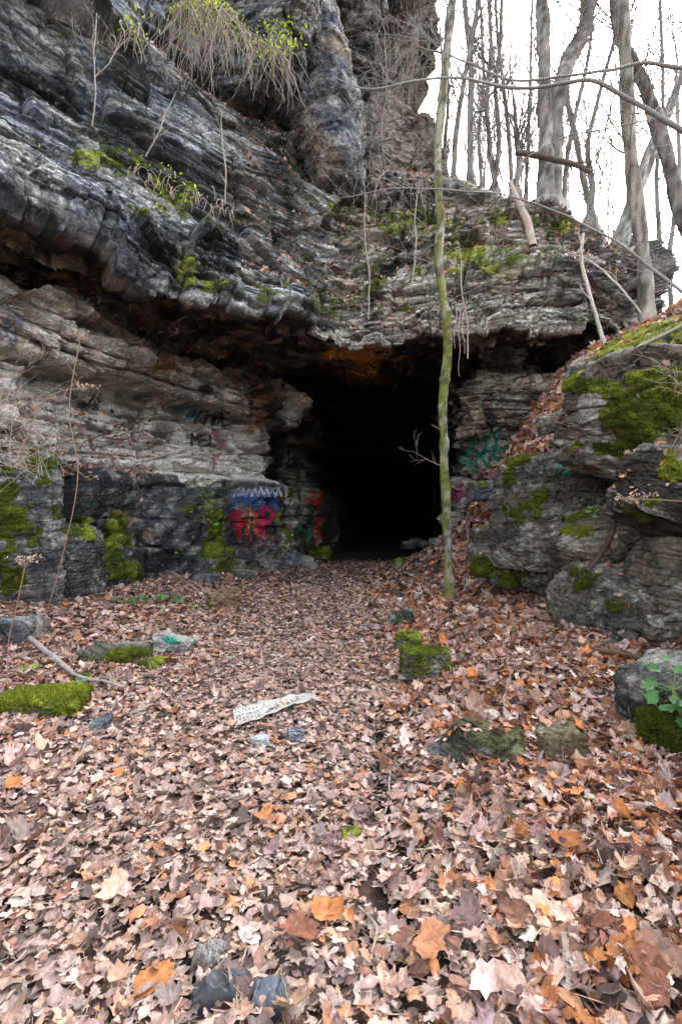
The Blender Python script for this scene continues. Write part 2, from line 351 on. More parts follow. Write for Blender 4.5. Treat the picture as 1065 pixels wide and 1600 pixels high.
cr = rock_color(G, N2[..., 2], tone, 5, L(.44, .42, .375), L(.33, .32, .28), .8, .52, .35)
c = mixc(c, L(.035, .038, .046), sm(.50, .60, fbm(G, .55, 5, 88, (1, 1, 1.8)))*.75); c = mixc(c, L(.13, .15, .08), sm(.53, .63, fbm(G, 1.0, 4, 89))*.4)
c = mixc(c, cr, np.clip(right+sm(.40, .60, fbm(G, .9, 3, 91))*sm(330, 460, px)+sm(90, 0, np.abs(py-(px*.62+190)))*.35*sm(200, 300, px), 0, 1))
c = mixc(c, L(.07, .072, .078), sm(800, 900, px)*sm(560, 420, py)*.75*sm(.35, .6, fbm(G, 1.3, 3, 92)+.08))
# ceiling: soot and rust seeps, then painted darkness deeper in
cc = mixc(np.broadcast_to(L(.10, .075, .055), G.shape).copy(), SOOT_SHADE, sm(.40, .56, fbm(G, .9, 4, 93)))
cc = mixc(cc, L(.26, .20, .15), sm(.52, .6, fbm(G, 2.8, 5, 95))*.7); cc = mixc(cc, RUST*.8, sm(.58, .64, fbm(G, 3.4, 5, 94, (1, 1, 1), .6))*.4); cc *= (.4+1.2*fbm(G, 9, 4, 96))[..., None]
cc = mixc(cc, L(.50, .19, .045), blobs(px, py, [(565, 575, 44, 40, 1.2), (610, 600, 30, 40, .6), (560, 640, 50, 30, .5), (500, 590, 30, 25, .5)], G, 3))
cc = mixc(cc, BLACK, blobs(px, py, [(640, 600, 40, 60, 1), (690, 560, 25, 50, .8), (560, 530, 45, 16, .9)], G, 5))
cc = mixc(cc, BLACK*.6, sm(12.2, 16.5, G[..., 1]+1.5*(fbm(G, 1.2, 4, 12)-.5)))  # deep ceiling blackened in colour to stand for the tunnel's darkness
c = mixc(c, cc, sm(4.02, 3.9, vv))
top_soil = sm(.75, .9, N2[..., 2])*(vv > 8.5)
c = mixc(c, L(.16, .10, .07), top_soil)
MB = [(180, 245, 60, 20, 1.0), (420, 470, 30, 20, .8), (500, 470, 30, 30, .7), (640, 345, 60, 22, .9), (690, 380, 40, 26, .8), (570, 440, 40, 24, .8), (800, 400, 30, 14, .8), (530, 340, 24, 40, .7), (620, 480, 60, 12, .5), (170, 60, 40, 30, .5), (255, 300, 45, 34, 1), (300, 420, 22, 26, .95), (345, 455, 26, 20, 1), (345, 355, 50, 24, .7), (215, 262, 60, 20, .6), (130, 230, 60, 24, .55), (90, 70, 26, 30, .5), (300, 395, 24, 22, .6), (100, 325, 22, 18, .5),
      (735, 400, 34, 16, 1.3), (765, 415, 22, 12, 1.1), (705, 425, 22, 10, .9), (710, 352, 16, 9, 1), (780, 340, 22, 12, 1.1), (750, 345, 12, 8, 1), (875, 358, 24, 14, 1), (840, 350, 14, 8, .8), (660, 385, 40, 30, .6), (560, 380, 50, 30, .5),
      (515, 325, 8, 9, 1.3), (600, 345, 60, 40, .55), (640, 430, 45, 26, .5), (590, 400, 14, 8, .9), (505, 285, 20, 14, .7), (540, 410, 40, 40, .45), (860, 440, 14, 6, .8), (905, 460, 12, 10, .5), (590, 290, 60, 12, .4), (450, 455, 30, 25, .45)]
up = sm(-.35, .35, N2[..., 2])
mm = np.clip(blobs(px, py, MB, G, 9)*(vv > 4.05)*(.45+.75*up), 0, 1)
mm = np.clip(mm+.55*sm(.55, .66, fbm(G, 1.8, 4, 97))*sm(-.3, .4, N2[..., 2])*(.5+.5*sm(420, 520, px))*(vv > 4.1)*(vv < 9), 0, 1)
mcol = MOSSD+(MOSSL-MOSSD)*(sm(.35, .65, fbm(G, 5, 3, 98))*(.35+.65*np.clip(blobs(px, py, [b for b in MB if b[4] >= .9]), 0, 1)))[..., None]
mcol = mcol*(.5+fbm(G, 16, 3, 3))[..., None]; c = mixc(c, mcol, sm(.25, .6, mm))
G = G+N2*(.035*mm*(.5+fbm(G, 9, 2, 99)))[..., None]
CL_G, CL_N, CL_M, CL_v = G, N2, mm, vv
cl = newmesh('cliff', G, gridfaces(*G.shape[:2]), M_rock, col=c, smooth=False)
tag(cl, 'layered dark grey sandstone cliff with mossy ledges overhanging the tunnel mouth', 'cliff', kind='structure')

# --- walls below the overhang
def wall(name, plan, prof, un, vn_, seed, side, amp=1.0, fade=None):
    plan = np.array(plan, float); tn = np.gradient(plan, axis=0); nn = np.stack([tn[:, 1], -tn[:, 0]], -1)*side
    nn /= np.linalg.norm(nn, axis=1, keepdims=True)
    rr = []
    for (z, o) in prof:
        oo = np.array([o*(fade[k] if fade else 1) for k in range(len(plan))])
        zt = z
        rr.append(np.concatenate([plan+nn*oo[:, None], np.full((len(plan), 1), zt)], 1))
    G, v, t = loft(rr, un, vn_)
    N = gnormal(G); cen = np.array([1., 9, 2.5]); mid = N[N.shape[0]//3, N.shape[1]//3]; pt = G[N.shape[0]//3, N.shape[1]//3]
    if (mid*(cen-pt)).sum() < 0: N = -N
    pl = cat(plan, t); s = np.cumsum(np.linalg.norm(np.diff(pl, axis=0, prepend=pl[:1]), axis=-1))
    S = s[None]+0*G[..., 2]
    return G, N, S, v[:, None]+0*S, t[None]+0*S
plan = [(-6.4, -3), (-6.2, 2), (-5.8, 6), (-5.3, 8), (-4.65, 9.7), (-3.9, 11.2), (-3.05, 12.7), (-2.1, 14.4), (-2.15, 16.0), (-1.35, 18.5), (-.9, 22), (-.3, 28), (.9, 42)]
prof = [(-.7, .45), (.3, .5), (1.3, .55), (2.2, .5), (2.42, .38), (2.5, .05), (3.1, -.12), (4.08, -.40), (4.20, .45), (4.5, .78), (4.95, .62), (5.4, .0), (6.6, -1.0)]
G, N, S, vv, tt = wall('l', plan, prof, [10, 30, 130, 130, 130, 120, 110, 90, 50, 40, 20, 10], [30, 60, 55, 20, 22, 45, 60, 24, 30, 26, 30, 50], 2, 1, fade=[1, 1, 1, 1, 1, 1, 1, .9, .6, .8, .8, .8, .8])
off, tone = strata(S, G[..., 2], 21, ((1.2, 3.4, .22), (.5, 1.9, .14), (.2, 1.1, .04)))
off = off*1.15+facets(S, G[..., 2], 63, ((2.2, .8, .6), (.8, .42, .34), (.28, .16, .08)))*.75
low = sm(2.6, 2.3, G[..., 2])
o2, _ = strata(S+30, G[..., 2], 26, ((2.9, 2.1, .34), (1.5, 1.5, .10)))
o2 = o2+facets(S+9, G[..., 2], 67, ((1.3, 1.1, .5), (.55, .5, .22), (.2, .2, .06)))*.8
off = off*(1-low)+o2*low
ridge = np.abs(fbm(G, 1.2, 4, 65)-.5)
off += low*(-.55*ridge+.1)+.25*(fbm(G, .5, 3, 66)-.5)
Nd = N.copy(); Nd[..., 2] *= .5
G = G+Nd*off[..., None]+N*(-.18*np.abs(fbm(G, 2.6, 4, 67, (1, 1, 1.7))-.5)-.07*np.abs(fbm(G, 9, 3, 68)-.5)+.03)[..., None]
N2 = gnormal(G); N2 *= np.sign((N2*N).sum(-1).mean()); px, py = proj(G)
c = rock_color(G, N2[..., 2], tone, 25, L(.74, .70, .63), L(.58, .54, .47), .32, .58, .4, .5)
cd_ = rock_color(G, N2[..., 2], tone*.4, 28, L(.06, .063, .072), L(.13, .14, .16), .7, .48, .03, .2)
c = mixc(c, cd_, sm(2.62, 2.45, G[..., 2]+.25*(fbm(G, 1, 3, 70)-.5))*sm(460, 430, px)*1.0)
pale = blobs(px, py, [(30, 620, 60, 50, 1), (180, 655, 26, 30, 1.3), (172, 640, 16, 18, 1.3), (192, 668, 12, 20, 1.3), (60, 650, 50, 20, 1.0), (160, 575, 40, 14, .5), (225, 680, 18, 20, .7), (278, 690, 20, 36, 1.2), (270, 722, 130, 9, .9), (340, 738, 95, 14, 1.2), (420, 720, 40, 28, 1.1), (15, 590, 20, 28, 1), (380, 680, 26, 30, .9), (110, 655, 40, 16, .7), (180, 500, 36, 20, .7), (240, 520, 40, 15, .6), (20, 450, 40, 22, .8), (320, 560, 60, 20, .6)], G, 11)
c = mixc(c, L(.86, .84, .79), np.maximum(pale, sm(2.35, 2.5, G[..., 2])*sm(3.05, 2.75, G[..., 2]+.35*(fbm(G, 1.2, 3, 59)-.5))*sm(100, 180, px)*sm(460, 430, px)*.9)); c = mixc(c, L(.20, .155, .105), sm(.54, .64, fbm(G, .8, 4, 58, (1, 1, 1.5)))*.5*(G[..., 2] > 3.1)*(1-pale))
c = mixc(c, RUST, blobs(px, py, [(400, 635, 22, 30, .8), (410, 660, 14, 14, 1), (250, 570, 40, 18, .6), (370, 620, 30, 18, .5), (490, 790, 30, 40, .45), (215, 510, 30, 10, .5)], G, 13, edge=.25)*.8)
c = mixc(c, BLACK, blobs(px, py, [(435, 660, 16, 70, 1.1), (455, 740, 14, 60, .7), (470, 830, 34, 60, .9), (320, 610, 14, 14, .9), (400, 610, 18, 36, .7), (250, 620, 100, 8, .5), (330, 655, 30, 6, .6), (120, 505, 60, 10, .5), (515, 760, 30, 120, 1.2)], G, 15)*.9)
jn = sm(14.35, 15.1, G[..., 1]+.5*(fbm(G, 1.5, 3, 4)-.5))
c = mixc(c, L(.05, .044, .038), jn*(.55+.45*sm(.45, .6, fbm(G, 1.3, 4, 6, (1, 1, .5)))))  # past the mouth corner: soot plus the recess shade, both painted dark
c = mixc(c, SOOT_SHADE, sm(17.5, 24, G[..., 1]+2*(fbm(G, 1, 3, 2)-.5))*.93)  # tunnel shade painted into the wall colour, deepening inward
c = mixc(c, L(.42, .31, .24), blobs(px, py, [(215, 840, 30, 26, .7), (205, 805, 22, 18, .7)], G, 16)*.7)
wet = sm(.6, .7, fbm(G, .7, 3, 77))*low
mm = blobs(px, py, [(30, 830, 40, 60, 1), (180, 850, 20, 42, 1.2), (200, 888, 34, 18, 1.1), (335, 850, 18, 55, 1.1), (350, 870, 22, 40, .8), (60, 720, 40, 20, .8), (440, 810, 12, 16, .8), (450, 850, 10, 60, .6), (345, 890, 26, 14, .8), (130, 825, 14, 20, .8), (85, 925, 16, 16, .5), (300, 795, 12, 9, .8)], G, 17)
mm = np.clip(mm+.5*low*sm(.6, .7, fbm(G, 1.6, 4, 78))*sm(0, .5, N2[..., 2]), 0, 1)*(.6+.4*sm(-.3, .3, N2[..., 2]))
mcol = MOSSD*1.1+(MOSSL*.75-MOSSD)*sm(.38, .62, fbm(G, 5, 3, 79))[..., None]
mcol = mcol*(.5+fbm(G, 16, 3, 3))[..., None]; c = mixc(c, mcol, sm(.25, .55, mm))
# sprayed writing and colour patches
def spray(c, pts_list, col, wd, a=.9, V=None):
    for pts in pts_list:
        xs = [p[0] for p in pts]; ys = [p[1] for p in pts]
        sel = (px > min(xs)-8) & (px < max(xs)+8) & (py > min(ys)-8) & (py < max(ys)+8)
        if not sel.any(): continue
        d = segdist(px[sel], py[sel], pts); m = sm(wd, wd*.55, d)*a*sm(.25, .42, fbm(G[sel], 14, 2, 6)+.07)
        c[sel] = mixc(c[sel], col, m)
    return c
def lett(x, y, h, w_, s):
    F_ = {'K': [[(0, 0), (0, 1)], [(1, 0), (0, .55), (1, 1)]], 'A': [[(0, 1), (.5, 0), (1, 1)], [(.2, .65), (.8, .65)]], 'S': [[(1, .08), (.4, 0), (.05, .25), (.9, .65), (.7, .97), (0, .95)]], 'E': [[(1, 0), (0, 0), (0, 1), (1, 1)], [(0, .5), (.8, .5)]],
          'M': [[(0, 1), (0, 0), (.5, .6), (1, 0), (1, 1)]], 'L': [[(0, 0), (0, 1), (1, 1)]], 'X': [[(0, 0), (1, 1)], [(1, 0), (0, 1)]], 'i': [[(.3, .35), (.3, 1)], [(.3, .05), (.3, .12)]], 'k': [[(.1, 0), (.1, 1)], [(.8, .35), (.1, .7), (.9, 1)]],
          'm': [[(0, 1), (0, .4), (.45, .4), (.45, 1)], [(.45, .4), (1, .4), (1, 1)]], 'N': [[(0, 1), (0, 0), (1, 1), (1, 0)]], 'H': [[(0, 0), (0, 1)], [(1, 0), (1, 1)], [(0, .5), (1, .5)]]}
    o = []
    for k, ch in enumerate(s):
        for st in F_.get(ch, []): o.append([(x+(k*1.35+a)*w_, y+b*h+k*.12*w_) for a, b in st])
    return o
ink = L(.02, .02, .025)
c = spray(c, lett(305, 642, 19, 10.5, 'KASE'), ink, 2.9)
c = spray(c, lett(300, 678, 17, 10.5, 'MEL'), ink, 2.7)
c = spray(c, lett(126, 625, 13, 8, 'mik'), ink, 1.8)
c = spray(c, lett(141, 608, 20, 16, 'X'), ink, 2.6)
c = spray(c, [[(278, 648), (284, 636), (292, 650), (300, 640), (304, 652)], [(280, 655), (306, 653)], [(282, 638), (300, 636)]], L(.03, .25, .42), 2)
rs = random.Random(5)
def scrib(n, x0, y0, x1, y1, col, wd, a=.9, ln=16):
    global c
    for _ in range(n):
        x, y = rs.uniform(x0, x1), rs.uniform(y0, y1); pts = [(x, y)]
        for k in range(4): x += rs.uniform(-ln, ln)*.5; y += rs.uniform(-ln, ln); pts.append((x, y))
        c = spray(c, [pts], col, wd, a)
def zig(x0, x1, y0, y1, n): return [(x0+(x1-x0)*k/n, y0 if k % 2 else y1) for k in range(n+1)]
c = spray(c, [zig(363, 433, 770, 794, 8)], L(.04, .11, .34), 4.5, .9); c = spray(c, [zig(366, 440, 763, 775, 16)], L(.50, .58, .74), 1.8, .95)
c = spray(c, [[(367, 800), (374, 840)], [(362, 808), (371, 799), (379, 812), (376, 824)]], L(.60, .02, .07), 4.5, .95)
c = spray(c, [[(389, 798), (386, 834)], [(389, 799), (401, 805), (398, 817), (388, 818)], [(396, 818), (403, 836)]], L(.68, .15, .03), 4.2, .95); c = spray(c, [[(391, 802), (389, 828)], [(392, 803), (399, 808), (396, 815)]], L(.75, .75, .75), 1.4, .9)
c = spray(c, [[(409, 794), (411, 834)], [(409, 796), (421, 793), (427, 806), (419, 816), (411, 814)], [(404, 824), (413, 837)]], L(.60, .02, .16), 4.2, .95); c = spray(c, [zig(380, 430, 838, 858, 5)], L(.35, .04, .05), 2, .5)
scrib(5, 482, 790, 500, 815, L(.5, .03, .03), 3); scrib(3, 478, 790, 490, 830, L(.03, .3, .12), 2); scrib(3, 338, 690, 350, 703, L(.3, .02, .03), 3, .6)
scrib(6, 5, 490, 60, 530, L(.08, .15, .35), 2.4, .6); scrib(4, 40, 510, 80, 540, L(.3, .1, .2), 2.4, .5); scrib(3, 25, 585, 45, 600, L(.05, .3, .4), 2, .7)
G = G+N2*(.05*mm*(.5+fbm(G, 9, 2, 99)))[..., None]
WL_G, WL_N, WL_M = G, N2, mm
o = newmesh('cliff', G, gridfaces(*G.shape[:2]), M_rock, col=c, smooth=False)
tag(o, 'pale and sooty rock wall with graffiti under the overhang left of the tunnel', 'cliff', kind='structure')

plan = [(7.6, 42), (5.6, 28), (4.75, 22), (4.1, 17.5), (3.65, 15), (3.35, 13.3), (3.75, 12.5), (4.5, 12.25), (5.6, 12.4), (6.9, 12.9), (9, 14), (12, 17)]
prof = [(-.5, .1), (1.0, .15), (2.4, .1), (3.5, -.1), (3.7, .15), (4.1, .55), (4.7, .6), (5.1, .15), (5.3, -1.1), (6.4, -1.6)]
G, N, S, vv, tt = wall('r', plan, prof, [10, 20, 30, 40, 60, 60, 70, 70, 60, 30, 10], [30, 40, 50, 18, 34, 44, 34, 30, 20], 2, 1, fade=[.3, .3, .3, .3, .4, .7, 1, 1, 1, 1, 1, 1])
off, tone = strata(S, G[..., 2], 31, ((.9, 1.6, .24), (.36, .7, .14), (.15, .4, .05)), dip=.12)
off = off*.7+facets(S, G[..., 2], 69)*.7
Nd = N.copy(); Nd[..., 2] *= .5
G = G+Nd*(off*1.1+.35*(fbm(G, .7, 3, 81)-.5))[..., None]+N*(.10*(fbm(G, 5, 4, 82)-.5))[..., None]
N2 = gnormal(G); N2 *= np.sign((N2*N).sum(-1).mean()); px, py = proj(G)
c = rock_color(G, N2[..., 2], tone, 45, L(.44, .40, .34), L(.34, .32, .28), .7, .54, .5)
c = mixc(c, SOOT_SHADE, sm(14.2, 17, G[..., 1])*.95)  # inner right wall goes black with depth, painting in the tunnel's shade
c = mixc(c, RUST*.6, blobs(px, py, [(715, 630, 20, 30, .7), (745, 640, 14, 20, .6), (735, 720, 10, 50, .6)], G, 19)*.8)
c = mixc(c, SOOT_SHADE, blobs(px, py, [(712, 640, 14, 90, .9), (760, 560, 60, 10, .5)], G, 20))
c = mixc(c, L(.45, .43, .40), blobs(px, py, [(770, 705, 40, 34, .8), (720, 780, 12, 50, .7)], G, 22))
rs = random.Random(8)
for (x, y) in [(724, 720), (732, 700), (740, 725), (748, 700), (757, 715), (765, 695), (774, 710), (780, 690)]:
    c = spray(c, [[(x, y-16), (x-3+rs.uniform(-4, 4), y), (x+rs.uniform(-8, 8), y+14), (x+8, y+rs.uniform(-4, 12))]], L(.02, .27, .2), 3, .95)
scrib(4, 714, 755, 722, 790, L(.55, .05, .2), 3); scrib(3, 710, 790, 720, 830, L(.03, .4, .35), 3, .7); scrib(2, 722, 760, 740, 800, L(.25, .02, .03), 3)
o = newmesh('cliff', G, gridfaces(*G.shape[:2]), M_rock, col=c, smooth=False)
tag(o, 'broken pale rock wall with green graffiti right of the tunnel mouth', 'cliff', kind='structure')
# tunnel end
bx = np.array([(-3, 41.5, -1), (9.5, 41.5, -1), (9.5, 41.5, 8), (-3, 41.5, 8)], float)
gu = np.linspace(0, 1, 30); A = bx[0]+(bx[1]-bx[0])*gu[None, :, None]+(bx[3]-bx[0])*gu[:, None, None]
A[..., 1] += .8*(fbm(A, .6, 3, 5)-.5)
tag(newmesh('tunnel_end', A, gridfaces(30, 30), M_soil, col=np.broadcast_to(SOOT_SHADE*.25, A.shape)), kind='structure')

# ------------------------------------------------------------------ rocks
def cubesphere(n):
    g = np.tan(np.linspace(-1, 1, n)*math.pi/4); a, b = np.meshgrid(g, g, indexing='ij'); o = np.ones_like(a)
    V = []; Fc = []
    for k, (u, v_, w_) in enumerate([(a, b, o), (b, a, -o), (o, a, b), (-o, b, a), (b, o, a), (a, -o, b)]):
        V.append(np.stack([u, v_, w_], -1).reshape(-1, 3)); Fc.append(gridfaces(n, n)+k*n*n)
    V = np.concatenate(V); Fc = np.concatenate(Fc)
    q = np.round(V*1e5).astype(np.int64); _, idx, inv = np.unique(q, axis=0, return_index=True, return_inverse=True)
    V = V[idx]; Fc = inv.reshape(-1)[Fc]
    return V/np.linalg.norm(V, axis=1, keepdims=True), Fc
_cs = {}; EXTRA = []
def vnormals(V, Fc):
    fn = np.cross(V[Fc[:, 2]]-V[Fc[:, 0]], V[Fc[:, 3]]-V[Fc[:, 1]]); N = np.zeros_like(V)
    for k in range(4): np.add.at(N, Fc[:, k], fn)
    return N/np.maximum(np.linalg.norm(N, axis=1, keepdims=True), 1e-12)
def eul(rx, ry, rz):
    cx, sx, cy, sy, cz_, sz = math.cos(rx), math.sin(rx), math.cos(ry), math.sin(ry), math.cos(rz), math.sin(rz)
    return np.array([[cz_, -sz, 0], [sz, cz_, 0], [0, 0, 1]])@np.array([[cy, 0, sy], [0, 1, 0], [-sy, 0, cy]])@np.array([[1, 0, 0], [0, cx, -sx], [0, sx, cx]])
def rock(name, c0, size, rot, seed, label, cat_='rock', n=40, base=GREY, var=BLUE*.8, dark=.4, tan=.2, cham=22, st=.08, moss=(), mossall=0, group=None, power=40, tufts=0, paint=None, mbright=.6, rough=.045, planes=(), fac=.30, lam=.25, lvs=0):
    if n not in _cs: _cs[n] = cubesphere(n)
    D, Fc = _cs[n]; rg = np.random.default_rng(seed); size = np.array(size, float)
    pl = []
    for ax in range(3):
        for s in (-1, 1):
            nv = rg.normal(0, .13, 3); nv[ax] = s; pl.append((nv/np.linalg.norm(nv), rg.uniform(.88, 1.0)))
    for _ in range(cham):
        nv = rg.normal(0, 1, 3); nv /= np.linalg.norm(nv); pl.append((nv, rg.uniform(.98, 1.28)*np.abs(nv).sum()**.5*.86))
    for (nv, dd) in planes: nv = np.array(nv, float); pl.append((nv/np.linalg.norm(nv), dd))
    acc = np.zeros(len(D))
    for nv, dd in pl: acc += np.maximum((D@nv)/dd, 1e-3)**power
    r = acc**(-1/power)
    V = D*r[:, None]*size/2
    Nn = vnormals(V, Fc)
    sc_ = float(size.mean())
    s = V[:, 0]+V[:, 1]; off, tone = strata(s/sc_*1.6+seed, V[:, 2]/sc_*1.6, seed, ((.6, 1.2, .10), (.2, .5, .07), (.07, .3, .03)))
    Q = V+seed*3.1
    off2 = facets(s/sc_+seed, V[:, 2]/sc_*1.0+seed, seed, ((.7, .5, .16), (.3, .2, .08), (.12, .09, .03)))
    V = V+Nn*(off*st*sc_*5*.22+off2*sc_*fac)[:, None]+Nn*((rough*1.6*(fbm(Q, 1.6/sc_, 3, seed)-.5)+rough*.9*(fbm(Q, 5/sc_, 4, seed+4, (1, 1, 1.8))-.5)+rough*.4*(fbm(Q, 20/sc_, 3, seed+5)-.5))*sc_)[:, None]
    V = V@eul(*rot).T+np.array(c0)
    Nn = vnormals(V, Fc); px, py = proj(V)
    c = rock_color(V*1.3, Nn[:, 2], tone*.4, seed, base, var, dark, .5, tan, lam)
    if paint: c = paint(c, V, px, py)
    mm = blobs(px, py, moss, V, seed+3, fz=20) if len(moss) else np.zeros(len(V))
    if mossall: mm = np.maximum(mm, mossall*sm(.42, .56, fbm(V, 2.5/sc_, 4, seed+8)+.25*Nn[:, 2]))
    mcol = MOSSD+(MOSSL*mbright*1.5-MOSSD)*np.clip(sm(.35, .65, fbm(V, 6, 3, seed+9))*(.4+.6*sm(-.2, .6, Nn[:, 2])), 0, 1)[:, None]
    c = mixc(c, mcol, sm(.25, .55, mm)); V = V+Nn*(.03*mm*(.4+fbm(V, 14, 2, 8))*min(1, sc_*1.5))[:, None]
    if lvs:
        q = np.flatnonzero(Nn[:, 2] > .55)
        if len(q): q = q[RNG.integers(0, len(q), lvs)]; EXTRA.append(leaves(V[q]+[0, 0, .012], Nn[q], .05*RNG.uniform(.5, 1.3, lvs), T2[lvs % 5], pick_col(V[q], np.full(lvs, .6)), .35, .3))
    root = np.array(c0)
    if tufts:
        r_ = empty(name, c0, label, cat_, group)
        part('stone', V, Fc, M_mass, r_, c, False); tuft(r_, V, Nn, Fc, mm, tufts, mbright)
        return r_
    o = newmesh(name, V-root, Fc, M_mass, col=c, smooth=False); o.location = c0
    return tag(o, label, cat_, group)
def tuft(root, V, Nn, Fc, mm, cnt, mbright=.6, ln=.016):
    fm = mm[Fc].mean(1); ar = np.linalg.norm(np.cross(V[Fc[:, 2]]-V[Fc[:, 0]], V[Fc[:, 3]]-V[Fc[:, 1]]), axis=1)*.5
    wgt = ar*sm(.3, .7, fm)
    if wgt.sum() <= 0: return
    f = RNG.choice(len(Fc), cnt, p=wgt/wgt.sum()); a = RNG.dirichlet([1, 1, 1, 1], cnt)
    Q = (V[Fc[f]]*a[..., None]).sum(1); n_ = Nn[Fc[f, 0]]
    dr = n_*.8+np.array([0, 0, .35])+RNG.normal(0, .45, (cnt, 3)); dr /= np.linalg.norm(dr, axis=1, keepdims=True)
    l_ = ln*RNG.uniform(.6, 1.8, cnt)[:, None]; sd = np.cross(dr, RNG.normal(0, 1, (cnt, 3))); sd /= np.linalg.norm(sd, axis=1, keepdims=True)
    T = np.stack([Q-sd*l_*.28-n_*.004, Q+sd*l_*.28-n_*.004, Q+dr*l_], 1)
    cl_ = (MOSSD+(MOSSL*mbright*1.6-MOSSD)*np.clip(fbm(Q, 5, 3, 9)*1.3-.25+RNG.normal(0, .18, cnt)+.3*n_[:, 2], 0, 1)[:, None])
    part('moss', T, np.arange(cnt*3).reshape(-1, 3), M_moss, root, np.repeat(cl_, 3, 0), False)

# ------------------------------------------------------------------ leaves
_h = [(0, 1), (.09, .80), (.24, .78), (.26, .50), (.46, .56), (.60, .62), (.90, .56), (.74, .30), (.70, .12), (.84, -.08), (.52, -.10), (.50, -.34), (.20, -.26)]
MAPLE = _h+[(0, -.16)]+[(-x, y) for x, y in _h[:0:-1]]
_h = [(0, 1), (.10, .86), (.20, .62), (.12, .50), (.34, .30), (.16, .14), (.30, -.10), (.12, -.24), (.16, -.5)]
OAK = _h+[(0, -.62)]+[(-x, y) for x, y in _h[:0:-1]]
_h = [(0, 1), (.20, .68), (.33, .3), (.34, -.1), (.2, -.45)]
OVAL = _h+[(0, -.62)]+[(-x, y) for x, y in _h[:0:-1]]
_h = [(0, 1), (.25, .55), (.6, .35), (.35, -.2)]
RAG = _h+[(0, -.5)]+[(-x*.9, y+.06) for x, y in _h[:0:-1]]
MAPLE = [(x*1.02, y) for x, y in [(0, 1), (.07, .86), (.17, .82), (.24, .68), (.40, .70), (.52, .72), (.72, .68), (.70, .52), (.80, .36), (.72, .22), (.76, 0), (.56, -.08), (.52, -.26), (.22, -.30)]]; MAPLE = MAPLE+[(0, -.2)]+[(-x, y) for x, y in MAPLE[:0:-1]]
MAPL2 = [(x*(.8 if x > 0 else 1.05), y*(.85 if x > 0 else 1)) for x, y in MAPLE]; MAPL2[3:6] = [(.2, .6), (.28, .42), (.42, .55)]
RAG2 = [(0, .7), (.15, .9), (.4, .75), (.38, .4), (.7, .3), (.5, -.1), (.1, -.4), (-.2, -.3), (-.5, -.42), (-.45, 0), (-.8, .2), (-.4, .4), (-.35, .65)]
def leaf_template(o, rings=2, petiole=True):
    o = np.array(o, float); n = len(o); cen = np.array([0, .12])
    V = [cen[None]]
    for k in range(1, rings+1): V.append(cen+(o-cen)*(k/rings)**.9)
    V = np.concatenate(V); tr = [(0, 1+i, 1+(i+1) % n) for i in range(n)]
    for k in range(1, rings):
        a, b = 1+(k-1)*n, 1+k*n
        for i in range(n): j = (i+1) % n; tr += [(a+i, b+i, b+j), (a+i, b+j, a+j)]
    vein = np.zeros(len(V)); vein[0] = 1
    rad = np.linalg.norm(o-cen, axis=1); tip = (rad > np.roll(rad, 1)) & (rad > np.roll(rad, -1))
    for k in range(1, rings): vein[1+(k-1)*n:1+k*n][tip] = 1
    if petiole:
        b = len(V); y0 = o[:, 1].min() if n > 20 else o[:, 1].min()
        V = np.concatenate([V, [(-.018, -.1), (.018, -.1), (.05, -.95), (.02, -.97)]]); tr += [(b, b+1, b+2), (b, b+2, b+3)]; vein = np.append(vein, [1, 1, 1, 1])
    return V, np.array(tr), vein
PAL = .95*np.array([(.50, .335, .285), (.62, .49, .435), (.48, .27, .18), (.52, .205, .08), (.24, .105, .07), (.07, .042, .038), (.36, .255, .24), (.56, .37, .28), (.38, .175, .10)])
def leaves(pos, nrm, size, tpl, colr, curl=.5, tilt=.35, yaw=None, jit=.10, cvar=True):
    V, T, vein = tpl; n = len(pos); m = len(V)
    x = V[None, :, 0]*RNG.uniform(.8, 1.15, (n, 1)); y = V[None, :, 1]+0*x
    c1 = RNG.normal(.05, curl, (n, 1)); c2 = RNG.normal(.05, curl*.8, (n, 1)); fo = RNG.normal(0.1, curl*.6, (n, 1)); e1 = RNG.uniform(0, 6.28, (n, 1)); e2 = RNG.uniform(.15, .9, (n, 1)); e3 = RNG.normal(0, curl*3.2, (n, 1)); ph = RNG.uniform(0, 6, (n, 1)); ph2 = RNG.uniform(0, 6, (n, 1))
    rj = 1+RNG.normal(0, .07, (n, m))*(np.hypot(V[:, 0], V[:, 1]) > .25)[None]; x = x*rj; y = y*rj
    z = c1*x*x+c2*(y-.1)**2+fo*np.abs(x)+.09*curl*2*np.sin(x*5+ph)+.08*curl*2*np.sin(y*6+ph2)+e3*np.maximum(x*np.cos(e1)+y*np.sin(e1)-e2, 0)
    Lc = np.stack([x, y-.2, z], -1)*np.asarray(size).reshape(-1, 1, 1)
    yw = RNG.uniform(0, 2*math.pi, n) if yaw is None else yaw
    up = nrm+RNG.normal(0, 1, (n, 3))*np.asarray(tilt).reshape(-1, 1); up /= np.linalg.norm(up, axis=1, keepdims=True)
    h = np.stack([np.cos(yw), np.sin(yw), 0*yw], -1); ax = h-up*(h*up).sum(1, keepdims=True); ax /= np.linalg.norm(ax, axis=1, keepdims=True); ay = np.cross(up, ax)
    W = Lc[..., :1]*ax[:, None]+Lc[..., 1:2]*ay[:, None]+Lc[..., 2:]*up[:, None]+pos[:, None]
    cc = np.repeat(colr[:, None], m, 1)*(1+RNG.normal(0, jit, (n, m, 1)))*(1+.18*vein[None, :, None])
    Fc = (T[None]+(np.arange(n)*m)[:, None, None]).reshape(-1, 3)
    return W.reshape(-1, 3), Fc, np.clip(cc, .01, .9).reshape(-1, 3)
def joinm(parts):
    V = []; Fc = []; C = []; b = 0
    for v_, f, c_ in parts: V.append(v_); Fc.append(f+b); C.append(c_); b += len(v_)
    return np.concatenate(V), np.concatenate(Fc), np.concatenate(C)
